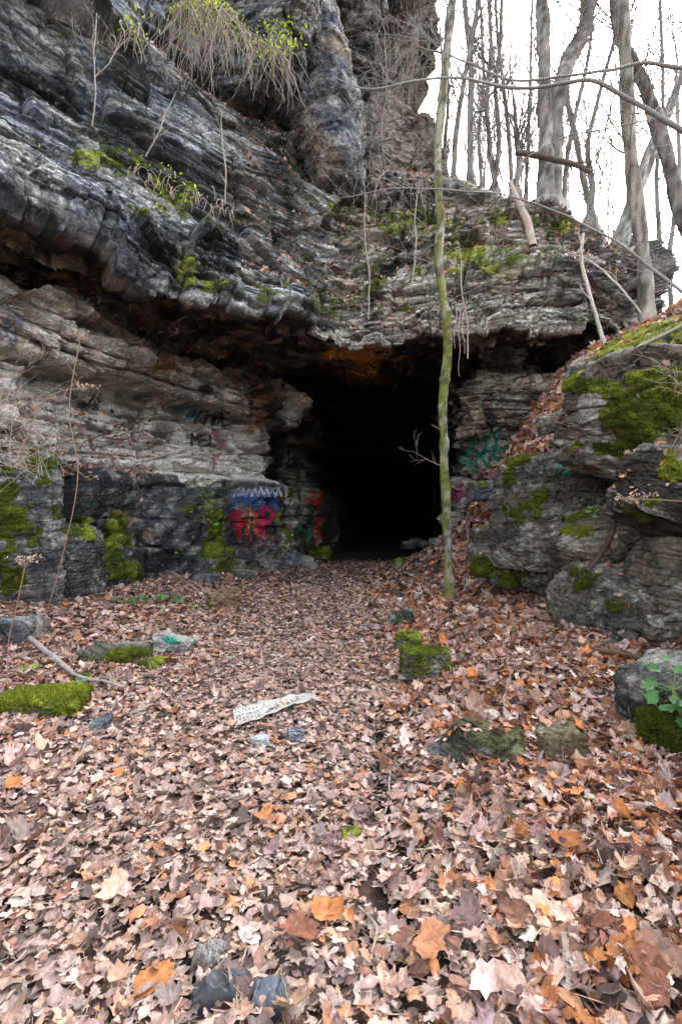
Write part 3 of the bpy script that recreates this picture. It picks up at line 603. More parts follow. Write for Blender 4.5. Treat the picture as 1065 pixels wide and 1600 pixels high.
T2 = [leaf_template(MAPLE, 2), leaf_template(RAG2, 2), leaf_template(OAK, 2), leaf_template(RAG, 2, False), leaf_template(MAPL2, 2), leaf_template(OVAL, 2), leaf_template(RAG2, 2, False)]
T1 = [leaf_template(MAPLE[::2], 1, False), leaf_template(OVAL, 1, False), leaf_template(RAG, 1, False)]
def pick_col(pos, orange):
    n = len(pos); cl_ = fbm(pos, 1.1, 3, 12)
    wo = np.clip(orange+(cl_-.5)*.9, 0, 1)
    wts = np.stack([.30-.08*wo, .13-.02*wo, .13+0*wo, .02+.20*wo, .06+.08*wo, .10-.02*wo, .20-.14*wo, .12+.04*wo, .03+.10*wo], 1); wts /= wts.sum(1, keepdims=True)
    k = (RNG.random((n, 1)) > np.cumsum(wts, 1)).sum(1).clip(0, 8)
    return PAL[k]*RNG.uniform(.45, 1.2, (n, 1))*(1+RNG.normal(0, .035, (n, 3)))
def scatter(n, y0, y1, powr=1.0, wide=.80):
    y = y0+(y1-y0)*RNG.random(n*2)**powr; keep = RNG.random(n*2) < (y/y1 if powr == 1 else 1); y = y[keep][:n]
    x = RNG.uniform(-1, 1, len(y))*(y*wide+.25); x = x+.0
    return x, y
parts = []
def litter(x, y, szf, tpls, lift, curlf=1.0):
    kk = ~((np.abs(x-.22-.05*np.sin(y*2.2)+.16*(fbm(np.stack([x*0, y, y*0], -1), 3, 3, 4)-.5)) < .03+.09*(fbm(np.stack([x, y, y*0], -1), 7, 3, 14)-.3)) & (y < 5) & (RNG.random(len(x)) < .1+.75*sm(.48, .62, vn(y*3.1, y*0, None, 5)))); x = x[kk]; y = y[kk]
    z = H(x, y); n_ = Hn(x, y); rightm = sm(.2, .9, x)*sm(14, 9, y); path = np.exp(-((x+.6)/1.0)**2)*.8
    for k, tp in enumerate(tpls):
        m = (np.arange(len(x)) % len(tpls)) == k
        if not m.any(): continue
        pos = np.stack([x[m], y[m], z[m]], 1); pos += n_[m]*(RNG.uniform(.004, lift, m.sum())*(1+.8*rightm[m]))[:, None]
        s_ = szf*RNG.lognormal(-.05, .40, m.sum()).clip(.35, 2.1)*(1+.12*rightm[m]-.25*path[m])
        if k == 0: s_ *= 1.15
        colr = pick_col(pos, .12+.6*rightm[m]); gp_ = (path[m]*.8)[:, None]; colr = colr*(1-gp_*.45)+gp_*.45*np.array([.30, .245, .23])*RNG.uniform(.5, 1.5, (len(colr), 1))
        parts.append(leaves(pos, n_[m], s_, tp, colr, (.34 if len(tp[0]) > 15 else .28)*curlf, .22*(1-.45*path[m])+.20*rightm[m]))
x, y = scatter(46000, 1.0, 5.8); litter(x, y, .040, T2, .05)
x, y = scatter(44000, 5.4, 10.5); litter(x, y, .047, T1+[T2[0]], .04)
x, y = scatter(30000, 10, 16.5, 1, .72); k = (x > -4.5) & (x < 7) & (RNG.random(len(x)) < sm(17.5, 12.5, y)+.05*(y < 15)); litter(x[k], y[k], .052, T1, .03)
# talus and bank on the right
x = RNG.uniform(2.4, 6.5, 16000); y = RNG.uniform(7.5, 11.8, 16000); litter(x, y, .065, T1, .05)
x = RNG.uniform(2.8, 6.5, 5000); y = RNG.uniform(4, 8.5, 5000); litter(x, y, .065, T2[:3], .05)
V, Fc, C = joinm(parts)
tag(newmesh('leaf_litter', V, Fc, M_leaf, col=C, smooth=True), 'thick carpet of fallen pinkish brown and orange leaves on the path', 'leaf litter', kind='stuff')
# leaves lodged on cliff ledges
def ledge_leaves(G, N, sel, n, size):
    idx = np.argwhere(sel); 
    if len(idx) == 0: return None
    q = idx[RNG.integers(0, len(idx), n)]; pos = G[q[:, 0], q[:, 1]]+np.array([0, 0, .02]); nn = N[q[:, 0], q[:, 1]]
    return leaves(pos, nn, size*RNG.uniform(.6, 1.3, n), T1[0], pick_col(pos, np.full(n, .5)), .35, .4)
px, py = proj(CL_G)
s1 = (CL_N[..., 2] > .72) & (CL_v > 4.3) & (px > 380) & (px < 1000) & (CL_G[..., 1] < 22)
s2 = (CL_N[..., 2] > .55) & (CL_v > 8) & (px < 560) & (px > 0)
parts = [ledge_leaves(CL_G, CL_N, s1, 5500, .06), ledge_leaves(CL_G, CL_N, s2, 1800, .055)]
px, py = proj(WL_G)
s3 = (WL_N[..., 2] > .6) & (WL_G[..., 2] > 1.8) & (px < 240) & (py > 640) & (px > -100)
if s3.sum() > 50: parts.append(ledge_leaves(WL_G, WL_N, s3, 1500, .055))
V, Fc, C = joinm([p for p in parts if p is not None])
tag(newmesh('leaf_litter', V, Fc, M_leaf, col=C), 'dry brown leaves lodged on the ledges of the cliff', 'leaf litter', kind='stuff')
#@@PART2

# ------------------------------------------------------------------ boulders and stones
DG = L(.13, .125, .115); BR = L(.22, .19, .16)
def px2m(w_, d): return w_*d/F
def bld(px, py, d, wp, hp, dep, rot, seed, label, **k):
    return rock('boulder', P(px, py, d+dep*.45), (px2m(wp, d), dep, px2m(hp, d)), rot, seed, label, 'boulder', **k)
def wl(c, V, px, py): return mixc(c, L(.42, .40, .37), blobs(px, py, [(930, 640, 24, 40, 1), (1000, 625, 30, 20, 1), (920, 685, 40, 16, 1), (985, 715, 50, 16, .8)], V, 5, fz=10)*.8)
def na(c, V, px, py):
    for st in lett(873, 716, 26, 11, 'NH'):
        m = sm(2.6, 1.6, segdist(px, py, st))*.85*sm(.3, .5, fbm(V, 14, 2, 6)+.05); c = mixc(c, L(.03, .30, .22), m*(V[:, 1] < 7.6))
    return c
bld(1000, 668, 4.9, 250, 205, 1.4, (.05, .10, .15), 101, 'big blocky boulder with thick green moss hanging over its pale face, on the right bank', n=130, base=L(0.198, 0.182, 0.150), var=L(0.165, 0.124, 0.084), tan=.3, dark=.35, planes=(((-.7, -.2, -.75), .78),),
    moss=[(965, 655, 46, 50, 1.35), (1035, 640, 60, 46, 1.4), (905, 600, 34, 16, 1.4), (985, 690, 40, 34, .9), (940, 605, 40, 16, 1.1), (925, 695, 40, 14, .8), (1020, 585, 60, 14, 1.2)], tufts=26000, mbright=.62, group=None, st=.05, lvs=50, paint=wl)
bld(1020, 560, 5.7, 310, 95, 1.6, (.12, -.42, .25), 102, 'sloping slab with bright moss along its upper edge, above the big mossy boulder', n=110, base=L(0.178, 0.169, 0.144), tan=.3,
    moss=[(985, 545, 70, 30, 1.4), (1060, 515, 70, 26, 1.4), (905, 598, 40, 14, 1.4), (1050, 565, 60, 14, 1.2), (960, 580, 40, 10, 1.2)], tufts=22000, mbright=.85, lvs=260)
bld(875, 795, 6.7, 175, 215, 1.4, (.0, .02, .22), 103, 'tall square dark boulder with green sprayed letters near its top edge', n=120, base=L(0.099, 0.094, 0.078), var=L(0.132, 0.120, 0.099), tan=.12, dark=.5, cham=4, power=16, paint=na,
    moss=[(825, 790, 26, 26, 1.0), (800, 735, 12, 26, 1.1), (820, 800, 30, 12, .8), (850, 770, 16, 12, .9), (810, 716, 22, 8, 1.2)], tufts=9000, mbright=.35, st=.05)
bld(955, 858, 5.7, 210, 120, 1.3, (.15, -.38, .35), 104, 'tilted brown slab leaning left below the lettered boulder', n=110, base=L(0.158, 0.133, 0.102), var=L(0.132, 0.117, 0.090), tan=.25, dark=.35,
    moss=[(885, 800, 26, 12, .9), (900, 830, 40, 8, .8), (925, 790, 30, 10, .8)], lvs=30, tufts=4000, mbright=.6)
bld(975, 960, 4.75, 200, 170, 1.3, (-.05, .12, .3), 105, 'broad grey boulder at the foot of the right bank beside the dark stick', n=120, base=L(0.152, 0.140, 0.111), var=L(0.112, 0.107, 0.090), tan=.2, dark=.35,
    moss=[(905, 905, 18, 20, .8), (965, 945, 22, 10, .9), (905, 960, 8, 20, .6)], lvs=60, tufts=3500, mbright=.35)
bld(1060, 925, 4.2, 160, 190, 1.2, (.0, .10, -.15), 106, 'layered grey boulder cut by the right edge of the photo, under the dark overhang', n=110, base=L(0.132, 0.120, 0.099), var=L(0.165, 0.140, 0.108), tan=.2, dark=.4, st=.09)
bld(1065, 775, 4.0, 190, 150, 1.1, (.1, .45, .1), 107, 'dark overhanging boulder with a bright moss tuft at the right edge', n=110, base=L(0.050, 0.046, 0.037), var=L(0.086, 0.078, 0.060), tan=.05, dark=.55,
    moss=[(1050, 728, 30, 20, 1.2), (1000, 790, 40, 30, .5)], tufts=5000, mbright=.8, lvs=120)
bld(1072, 1128, 2.7, 190, 215, .9, (.1, -.18, .2), 108, 'low grey boulder with dark moss at its foot, bottom right beside the green plant', n=100, base=L(0.099, 0.098, 0.084), var=L(0.079, 0.081, 0.075), tan=.1, dark=.4,
    moss=[(1045, 1170, 50, 60, 1.4), (1060, 1110, 24, 18, .7)], tufts=13000, mbright=.32)
bld(885, 655, 7.6, 96, 34, .8, (.1, -.28, .1), 109, 'thin layered pale slab resting on top of the lettered boulder', n=70, base=L(0.198, 0.182, 0.144), tan=.3, st=.12)
bld(762, 768, 9.2, 48, 30, .6, (.0, -.1, .3), 110, 'small brown flat boulder on the leafy slope behind the mossy tree', n=50, base=L(0.125, 0.091, 0.066), moss=[(745, 757, 16, 6, 1)])
bld(757, 852, 8.9, 52, 64, .6, (.1, .1, .1), 111, 'brown upright boulder standing right of the mossy tree', n=60, base=L(0.132, 0.107, 0.081), moss=[(755, 815, 16, 14, .7)])
for i, (a, b, d, w_, h, lb) in enumerate([(760, 885, 8.3, 44, 34, 'round moss covered stone nearest the mossy tree'), (800, 908, 7.9, 66, 26, 'long low moss covered stone below the tall square boulder'), (842, 898, 7.3, 44, 66, 'upright moss covered stone at the corner of the tall square boulder'), (815, 875, 8.0, 60, 60, 'grey cracked stone between mossy stones under the tall square boulder')]):
    rock('stone', P(a, b, d), (px2m(w_, d), .45, px2m(h, d)), (.1*i, .1, .5*i), 120+i, lb, 'stone', n=44, base=L(0.112, 0.104, 0.087), mossall=(1.2 if i < 3 else .5), tufts=(3500 if i < 3 else 0), mbright=.45, lvs=25, group='stones at the foot of the right bank')
# fallen blocks and stones of the left bank
bld(5, 840, 6.8, 190, 300, 1.3, (.05, -.06, .3), 130, 'huge moss coated boulder standing at the left edge of the photo', n=120, base=L(.17, .17, .165), var=L(.09, .095, .10), tan=.08, dark=.5,
    moss=[(15, 820, 46, 70, 1.25), (10, 900, 22, 36, 1.1), (60, 730, 44, 24, .9), (90, 820, 16, 30, .6)], tufts=12000, mbright=.38)
bld(100, 880, 7.6, 110, 130, 1.1, (.0, .1, -.3), 131, 'low black boulder between the mossy left boulder and the rock wall', n=90, base=L(.065, .067, .072), var=L(.14, .145, .15), tan=.03, dark=.5, moss=[(122, 832, 20, 12, 1.1), (80, 940, 24, 10, .6)])
bld(15, 1010, 5.4, 90, 95, .6, (.1, .1, .3), 132, 'brown and grey layered stone at the left edge behind the dry weeds', n=60, base=L(.19, .15, .13), st=.12)
def stone(px, py, w_, h, dep, seed, label, sink=.35, rot=None, name='stone', **k):
    k.setdefault('lam', 0); k.setdefault('fac', .45); k.setdefault('st', .03)
    g = gpt(px, py); d = g[1]; hh = px2m(h, d)
    rg = random.Random(seed); rot = rot or (rg.uniform(-.08, .08), rg.uniform(-.1, .1), rg.uniform(-.6, .6))
    return rock(name, (g[0], g[1]+dep*.4, g[2]+hh*(.5-sink)+.015), (px2m(w_, d), dep, hh*1.15), rot, seed, label, 'stone', **k)
def gp(c, V, px, py):
    m = sm(.42, .55, fbm(V, 22, 3, 4))*np.clip(1.6-((px-267)/14)**2-((py-1000)/5)**2, 0, 1); return mixc(c, L(.03, .32, .22), m)
stone(55, 1122, 122, 36, .36, 140, 'flat stone thickly covered in bright green moss, nearest at the left', n=70, mossall=1.15, tufts=14000, mbright=.75, rot=(.1, .02, .1))
stone(168, 1038, 104, 26, .36, 141, 'long grey slab with moss on its right end beside the pale stone', n=60, base=L(.13, .13, .10), var=L(.10, .105, .08), tan=.15, dark=.3, moss=[(205, 1025, 26, 14, 1.3), (150, 1030, 40, 8, .7)], tufts=2500, mbright=.6, sink=.25, rot=(.05, .0, .05))
stone(266, 1024, 66, 28, .30, 142, 'pale grey stone with a green paint mark on its top', n=56, base=L(.42, .42, .40), var=L(.36, .37, .36), dark=.15, tan=.1, paint=gp, sink=.2)
stone(238, 1050, 40, 18, .2, 143, 'small greenish stone in front of the pale painted stone', n=32, base=L(.26, .28, .2), mossall=.6)
stone(348, 952, 54, 34, .5, 144, 'rust and green coloured stone lying past the green seedlings', n=48, base=L(.22, .12, .05), moss=[(335, 950, 18, 10, 1)], rot=(.1, -.3, .3))
stone(382, 905, 34, 12, .4, 145, 'thin yellowish flat stone lying left of the path', n=32, base=L(.40, .36, .2), sink=.1)
stone(318, 912, 44, 12, .5, 146, 'flat grey stone at the foot of the left rock wall', n=32, base=L(.26, .23, .19), sink=.1)
stone(395, 890, 40, 12, .5, 147, 'low pale rock slab by the painted corner of the wall', n=32, base=L(.32, .29, .24), sink=.1)
for i, (a, b, w_, h) in enumerate([(450, 886, 36, 24), (474, 884, 26, 16), (428, 892, 22, 13), (462, 876, 24, 18), (446, 874, 18, 16), (486, 890, 14, 10)]):
    stone(a, b, w_, h, .4, 150+i, 'pale broken stone in the rubble heap left of the tunnel mouth', n=26, base=L(.34, .33, .30), sink=.1, group='rubble heap left of the tunnel mouth')
stone(497, 872, 34, 24, .5, 157, 'mossy yellow green block right of the rubble heap', n=30, base=L(.2, .2, .09), mossall=.8, mbright=.5)
for i, (a, b, w_, h) in enumerate([(640, 858, 24, 12), (662, 856, 28, 10), (650, 850, 20, 9), (682, 852, 16, 10)]):
    stone(a, b, w_, h, .5, 160+i, 'flat grey stone in the low row at the right of the tunnel mouth', n=26, base=L(.22, .24, .22), sink=.1, group='low row of stones at the right of the tunnel mouth')
stone(627, 884, 24, 14, .4, 165, 'small mossy yellow stone on the path right of the tunnel floor', n=28, base=L(.3, .29, .14), mossall=.6, mbright=.6)
stone(628, 980, 44, 24, .24, 166, 'dark greenish oval stone lying alone on the path', n=40, base=L(.09, .115, .085), var=L(.08, .10, .07), tan=.02, sink=.15, rot=(0, -.3, .2))
stone(640, 1024, 44, 34, .3, 167, 'mossy stone behind the square mossy block', n=40, base=L(.24, .22, .12), mossall=.9, mbright=.55, sink=.25)
stone(668, 1072, 80, 56, .34, 168, 'square mossy yellow brown block half buried in leaves', n=64, base=L(.22, .19, .10), tan=.1, mossall=.75, mbright=.5, sink=.15, tufts=2500, rot=(.08, .05, -.2))
stone(762, 1204, 122, 56, .24, 169, 'long flat olive slab half covered by leaves', n=64, base=L(.15, .14, .08), var=L(.11, .115, .07), tan=.25, lvs=14, sink=.12, mossall=.35, mbright=.6, rot=(.15, .12, -.15))
stone(886, 1202, 72, 66, .2, 170, 'olive brown flat rock right of the long slab', lvs=6, n=54, base=L(.20, .16, .08), var=L(.13, .12, .07), sink=.15, mossall=.3, mbright=.6, rot=(.2, -.05, .1))
stone(696, 1200, 44, 26, .16, 171, 'pale grey flat stone left of the long olive slab', n=32, base=L(.36, .35, .33), dark=.1, sink=.25)
stone(405, 1176, 28, 16, .10, 172, 'small bluish white stone in front of the white sheet', n=26, base=L(.42, .46, .5), var=L(.36, .4, .45), dark=.05, tan=0, sink=.15)
stone(461, 1165, 30, 18, .12, 173, 'small blue grey stone right of the bluish white one', n=26, base=L(.30, .34, .38), var=L(.33, .36, .4), dark=.1, tan=0, sink=.15)
stone(150, 1150, 28, 20, .12, 174, 'small slate grey stone beside the bright mossy stone', n=26, base=L(.2, .22, .26), dark=.1, sink=.15)
stone(548, 1322, 30, 14, .08, 175, 'small mossy green stone in the black rut', n=24, base=L(.1, .1, .07), mossall=.5, sink=.3)
stone(120, 1070, 24, 14, .15, 176, 'small mossy lump behind the bright mossy stone', n=24, base=L(.14, .14, .08), mossall=.9)

# ------------------------------------------------------------------ trees
class TB:
    def __init__(s, rmin=.0016): s.V = []; s.F = []; s.C = []; s.b = 0; s.rmin = rmin
    def tube(s, pts, rad, sides=6, col=None):
        pts = np.asarray(pts, float); rad = np.asarray(rad, float); n = len(pts)
        t = np.gradient(pts, axis=0); t /= np.maximum(np.linalg.norm(t, axis=1, keepdims=True), 1e-9)
        ref = np.array([.31, .17, .93]) if abs(t[0, 2]) < .8 else np.array([.9, .3, .1])
        a = np.cross(t, ref); a /= np.maximum(np.linalg.norm(a, axis=1, keepdims=True), 1e-9); b = np.cross(t, a)
        th = np.arange(sides)*2*math.pi/sides
        rr = rad[:, None]*(1+(.10*np.sin(th*2+pts[:, 2:3]*3)+.06*np.sin(th*3+pts[:, 2:3]*7) if sides > 7 else 0*th))
        V = pts[:, None]+rr[..., None]*(np.cos(th)[None, :, None]*a[:, None]+np.sin(th)[None, :, None]*b[:, None])
        i = np.arange(n*sides).reshape(n, sides); j = np.roll(i, -1, 1)
        F_ = np.stack([i[:-1], j[:-1], j[1:], i[1:]], -1).reshape(-1, 4)+s.b
        s.V.append(V.reshape(-1, 3)); s.F.append(F_); s.b += n*sides
        s.C.append(np.broadcast_to(col if col is not None else L(.2, .18, .16), (n*sides, 3)).copy())
    def out(s): return np.concatenate(s.V), np.concatenate(s.F), np.concatenate(s.C)
    def limb(s, p, d, ln, r, lev, rg, col, kids=(5, 4), up=.05, wig=.16, sides=5, ang=(.45, 1.0)):
        n = max(4, int(ln/.14)) if ln > 1 else 6; n = min(n, 22); st = ln/n
        pts = [np.array(p, float)]; dr = np.array(d, float); dr /= np.linalg.norm(dr); ds = [dr]
        for k in range(n):
            dr = dr+np.array([rg.gauss(0, wig), rg.gauss(0, wig), rg.gauss(0, wig*.7)+up]); dr /= np.linalg.norm(dr); pts.append(pts[-1]+dr*st); ds.append(dr)
        rad = np.linspace(r, max(r*.25, s.rmin), n+1); s.tube(pts, rad, sides if r > .012 else 4 if r > .005 else 3, col)
        if lev > 0:
            for _ in range(kids[0]):
                k = rg.randint(max(1, n//5), n); dd = ds[k]; q = np.array([rg.gauss(0, 1) for _ in range(3)]); q -= dd*(q@dd); q /= max(1e-6, np.linalg.norm(q)); an = rg.uniform(*ang)
                s.limb(pts[k], dd*math.cos(an)+q*math.sin(an), ln*rg.uniform(.3, .62), max(rad[k]*.6, s.rmin*1.2), lev-1, rg, col, kids[1:]+(2,), up, wig, sides, ang)
        return pts
def curve(pts, n=30):
    K = np.array([list(P(a, b, d)) for a, b, d, _ in pts]); r = np.array([w_*d/F/2 for a, b, d, w_ in pts])
    t = np.linspace(0, len(pts)-1, n); q = cat(K, t); rr = np.interp(t, np.arange(len(pts)), r); return q, rr
BK = [L(.215, .195, .175), L(.30, .285, .27), L(.15, .132, .12), L(.23, .205, .17)]
def tree(pts, label, name='bare_tree', bk=0, nb=14, ln=(1.0, 2.6), lev=2, kids=(4, 3), seed=0, sides=10, group=None, mossy=False, tmin=.35, up=.09, topn=3, sub=60):
    rg = random.Random(seed+900); q, r = curve(pts, sub); base = q[0]
    # roots flare and reach into the ground
    q = q+np.stack([fbm(q, 1.6, 3, seed+1)-.5, fbm(q, 1.6, 3, seed+2)-.5, 0*r], 1)*(r[:, None]*(1.0 if mossy else .45)); q[0] = base
    r = r*(1+.10*(fbm(q, 2.5, 2, seed+3)-.5)); r = r*(1+.9*np.exp(-np.arange(len(r))/(2.2 if sub > 100 else .8))); r = r*.92*(1+.16*(fbm(q, 7, 2, seed+5)-.5)+(.28 if mossy else .08)*(vn(q[:, 2]*5.5, 0*r, None, seed) > .86))
    root = empty(name, base, label, 'tree', group); tb = TB(); q2 = np.concatenate([[base-[0, 0, .5]], q]); r2 = np.concatenate([[r[0]*1.2], r])
    tb.tube(q2, r2, sides, BK[bk]); V, Fc, C = tb.out()
    n1 = fbm(V, 9, 4, seed, (1, 1, .25), .65); n2 = fbm(V, 1.1, 3, seed+4); C = C*(.25+1.4*n1[:, None])*(.45+1.1*sm(.35, .65, fbm(V, 16, 3, seed+2, (1, 1, .12))))[:, None]; C = mixc(C, L(.36, .37, .34), sm(.56, .64, fbm(V, 6, 2, seed+7))*.6)
    if mossy:
        side = sm(.0, 1., (V[:, 0]-np.interp(V[:, 2], q2[:, 2], q2[:, 0]))/np.interp(V[:, 2], q2[:, 2], r2)*-.5+.6)
        C = mixc(C, L(.17, .18, .03), sm(.34, .5, fbm(V, 3.5, 4, seed+6, (1, 1, .5))*.7+side*.2+n2*.1)*.9*sm(11, 4, V[:, 2])); C = mixc(C, L(.07, .06, .045), sm(.52, .6, fbm(V, 14, 3, seed+8))*.75); C = mixc(C, L(.40, .38, .33), sm(.6, .66, fbm(V, 8, 3, seed+9))*.6)
    part('trunk', V, Fc, M_bark, root, C)
    tb = TB(.0045 if base[1] > 10 else .002)
    for k in range(nb):
        i = rg.randint(int(sub*tmin), sub-1); dd = q[min(i+1, sub-1)]-q[i-1]; dd /= np.linalg.norm(dd); az = rg.uniform(0, 6.28); el = rg.uniform(.5, 1.1)
        o = np.array([math.cos(az), math.sin(az), .1]); tb.limb(q[i], dd*math.cos(el)+o*math.sin(el), rg.uniform(*ln), max(min(r[i]*.4, .024), .009), lev, rg, BK[bk]*rg.uniform(.75, 1.15), kids, up, .11)
    for k in range(topn): tb.limb(q[-1], q[-1]-q[-3]+np.array([rg.gauss(0, .12), rg.gauss(0, .12), .1])*.5, ln[1]*1.3, r[-1]*.7, lev, rg, BK[bk], kids, up, .1)
    if tb.V: V, Fc, C = tb.out(); part('crown', V, Fc, M_twig, root, C)
    return root
# the mossy tree in front of the tunnel
g = gpt(703, 942); D0 = float(g[1])
mt = tree([(703, 942, D0, 20), (701, 880, D0, 15), (698, 800, D0, 15), (694, 710, D0, 14), (691, 640, D0, 15), (698, 560, D0-.05, 14), (699, 500, D0-.1, 15), (686, 420, D0-.1, 14), (688, 330, D0-.1, 14), (683, 250, D0-.1, 13), (690, 160, D0-.1, 14), (700, 60, D0-.1, 14), (712, -30, D0, 12), (722, -160, D0, 10), (728, -330, D0, 7)],
     'slender moss covered tree standing alone in front of the tunnel mouth', seed=3, bk=3, nb=7, tmin=.72, mossy=True, ln=(.8, 1.8), sub=200, sides=14)
rg = random.Random(4)
def shoot(*a):
    t1 = TB(); t1.limb(*a); V, Fc, C = t1.out(); part('side_shoot', V, Fc, M_twig, mt, C)
shoot(P(690, 728, D0-.02), (-.9, -.1, .35), .55, .008, 2, rg, L(.3, .24, .21), (5, 3), .01, .12); shoot(P(688, 672, D0-.02), (-.8, -.1, .1), .2, .005, 1, rg, L(.3, .24, .21), (2, 1))
for (a, b, c_) in [(700, 470, 1), (696, 520, 1), (688, 420, -1), (688, 300, 1), (684, 300, -1), (690, 190, -1), (690, 150, 1), (688, 370, -1), (690, 110, -1), (696, 60, 1), (686, 240, -1)]:
    shoot(P(a, b, D0-.06), (c_*.8, -.3, .3), rg.uniform(.6, 1.4), .009, 2, rg, L(.26, .23, .2), (5, 3), .02, .12)
for k in range(3):      # hanging dead shoots
    p0 = P(712+k*5, 480+k*4, D0-.25); q = [p0+np.array([.015*math.sin(j*.9+k)+.012*j*(k-1)*.3, 0, -.085*j]) for j in range(9+5*(k == 1))]; t1 = TB(); t1.tube(q, np.linspace(.007, .003, len(q)), 4, L(.42, .36, .31)); V, Fc, C = t1.out(); part('hanging_shoot', V, Fc, M_twig, mt, C)
# trees standing on the cliff top and beyond
bg = [
 ([(850, 322, 13, 30), (852, 250, 13, 24), (850, 150, 13, 22), (848, 50, 13, 21), (845, -60, 13, 19), (846, -400, 13, 12)], 'thick straight grey trunk on the cliff top, left of a forked pair', 0, 10),
 ([(862, 320, 13.3, 28), (868, 240, 13.3, 22), (868, 160, 13.3, 26), (885, 100, 13.3, 24), (910, 50, 13.3, 22), (922, -20, 13.3, 20), (935, -300, 13.3, 12)], 'thick trunk that bends right halfway up, right of the forked pair', 0, 10),
 ([(1012, 520, 10.5, 27), (1005, 420, 10.6, 22), (998, 350, 10.6, 22), (985, 250, 10.6, 21), (978, 150, 10.6, 21), (975, 50, 10.6, 20), (972, -50, 10.6, 18), (975, -350, 10.6, 11)], 'tall straight grey trunk rising behind the right end of the cliff', 3, 9),
 ([(1100, 430, 14, 26), (1070, 350, 14, 24), (1042, 250, 14, 22), (1020, 180, 14, 22), (1000, 120, 14, 20), (968, 60, 14, 15), (958, -10, 14, 13), (975, -200, 14, 9)], 'dark trunk leaning left across the upper right corner', 2, 9),
 ([(955, 400, 16, 20), (985, 320, 16, 18), (1015, 250, 16, 15), (1045, 170, 16, 14), (1075, 90, 16, 12), (1130, -60, 16, 9)], 'pale smooth trunk leaning to the right, crossing the dark leaning one', 1, 10),
 ([(968, 400, 15, 15), (990, 330, 15, 13), (1010, 240, 15, 12), (1050, 160, 15, 9), (1080, 60, 15, 8)], 'thinner pale trunk forking beside the right leaning one', 1, 7),
 ([(735, 290, 15, 12), (734, 200, 15, 10), (736, 100, 15, 10), (728, 30, 15, 9), (722, -60, 15, 8), (720, -300, 15, 5)], 'pale thin trunk just right of the mossy tree', 1, 8),
 ([(708, 280, 14, 9), (712, 210, 14, 9), (722, 140, 14, 8), (735, 70, 14, 8), (745, 10, 14, 8), (760, -100, 14, 6)], 'thin dark stem leaning right across the mossy tree', 2, 7),
 ([(775, 300, 14.5, 10), (765, 230, 14.5, 8), (760, 150, 14.5, 7), (766, 70, 14.5, 6), (760, -50, 14.5, 5)], 'slender brown stem, first of the thin cluster left of the thick trunks', 2, 7),
 ([(770, 295, 15.5, 9), (779, 220, 15.5, 8), (774, 130, 15.5, 7), (782, 50, 15.5, 6), (784, -80, 15.5, 5)], 'slender curved stem in the middle of the thin cluster', 0, 7),
 ([(800, 305, 16, 8), (795, 220, 16, 7), (785, 130, 16, 6), (775, 30, 16, 5), (770, -90, 16, 4)], 'slender stem leaning left at the edge of the thin cluster', 0, 7),
 ([(805, 300, 13, 12), (810, 250, 13, 9), (806, 210, 13, 8), (803, 160, 13, 5)], 'short broken snag left of the thick trunks', 2, 3),
 ([(880, 330, 17, 9), (885, 250, 17, 8), (900, 170, 17, 7), (920, 80, 17, 6), (928, -40, 17, 5)], 'thin grey stem just right of the bending trunk', 0, 8),
 ([(935, 370, 18, 12), (915, 300, 18, 10), (900, 220, 18, 9), (885, 140, 18, 8), (905, 60, 18, 6), (910, -60, 18, 5)], 'crooked grey tree with spreading forks in the gap right of the thick trunks', 1, 12),
 ([(918, 345, 17, 11), (925, 300, 17, 10), (918, 230, 17, 8), (935, 150, 17, 7), (960, 60, 17, 6)], 'forked tree behind the crooked grey one', 0, 10),
 ([(1025, 520, 17, 9), (1030, 400, 17, 8), (1025, 280, 17, 7), (1035, 160, 17, 6), (1030, 0, 17, 5)], 'thin upright tree right of the tall straight trunk', 0, 10),
 ([(1050, 500, 20, 8), (1045, 400, 20, 8), (1060, 280, 20, 7), (1055, 120, 20, 6)], 'thin far tree at the right edge behind the leaning trunks', 0, 10),
 ([(820, 310, 19, 6), (824, 230, 19, 6), (828, 130, 19, 5), (830, 20, 19, 4)], 'hair thin stem just left of the thick straight trunk', 0, 8),
 ([(700, 285, 18, 6), (694, 230, 18, 6), (700, 150, 18, 5), (695, 40, 18, 4)], 'hair thin stem hidden close behind the mossy tree', 0, 8),
 ([(752, 290, 19, 6), (748, 210, 19, 6), (755, 120, 19, 5), (750, 10, 19, 4)], 'hair thin far stem between the pale trunk and the thin cluster', 0, 8),
 ([(985, 420, 22, 8), (980, 330, 22, 8), (990, 220, 22, 7), (985, 90, 22, 5)], 'far slender tree seen beside the tall straight trunk', 0, 9),
 ([(640, 268, 15, 5), (635, 200, 15, 4), (642, 120, 15, 3)], 'thin sapling against the brown crag', 3, 6),
 ([(600, 270, 13, 5), (596, 200, 13, 4), (604, 130, 13, 3), (600, 60, 13, 2)], 'thin pale sapling in front of the brown crag', 3, 6)]
for i, (pts, lb, bk, nb) in enumerate(bg):
    thick = pts[0][3] > 14
    tree(pts, lb, bk=bk, nb=nb+(10 if thick else 9), seed=i*7+20, ln=(1.2, 3.0) if thick else (.8, 2.2), sides=12 if thick else 7, sub=60 if thick else 36, tmin=.4 if thick else .2, kids=(5, 4), topn=2 if thick else 1)
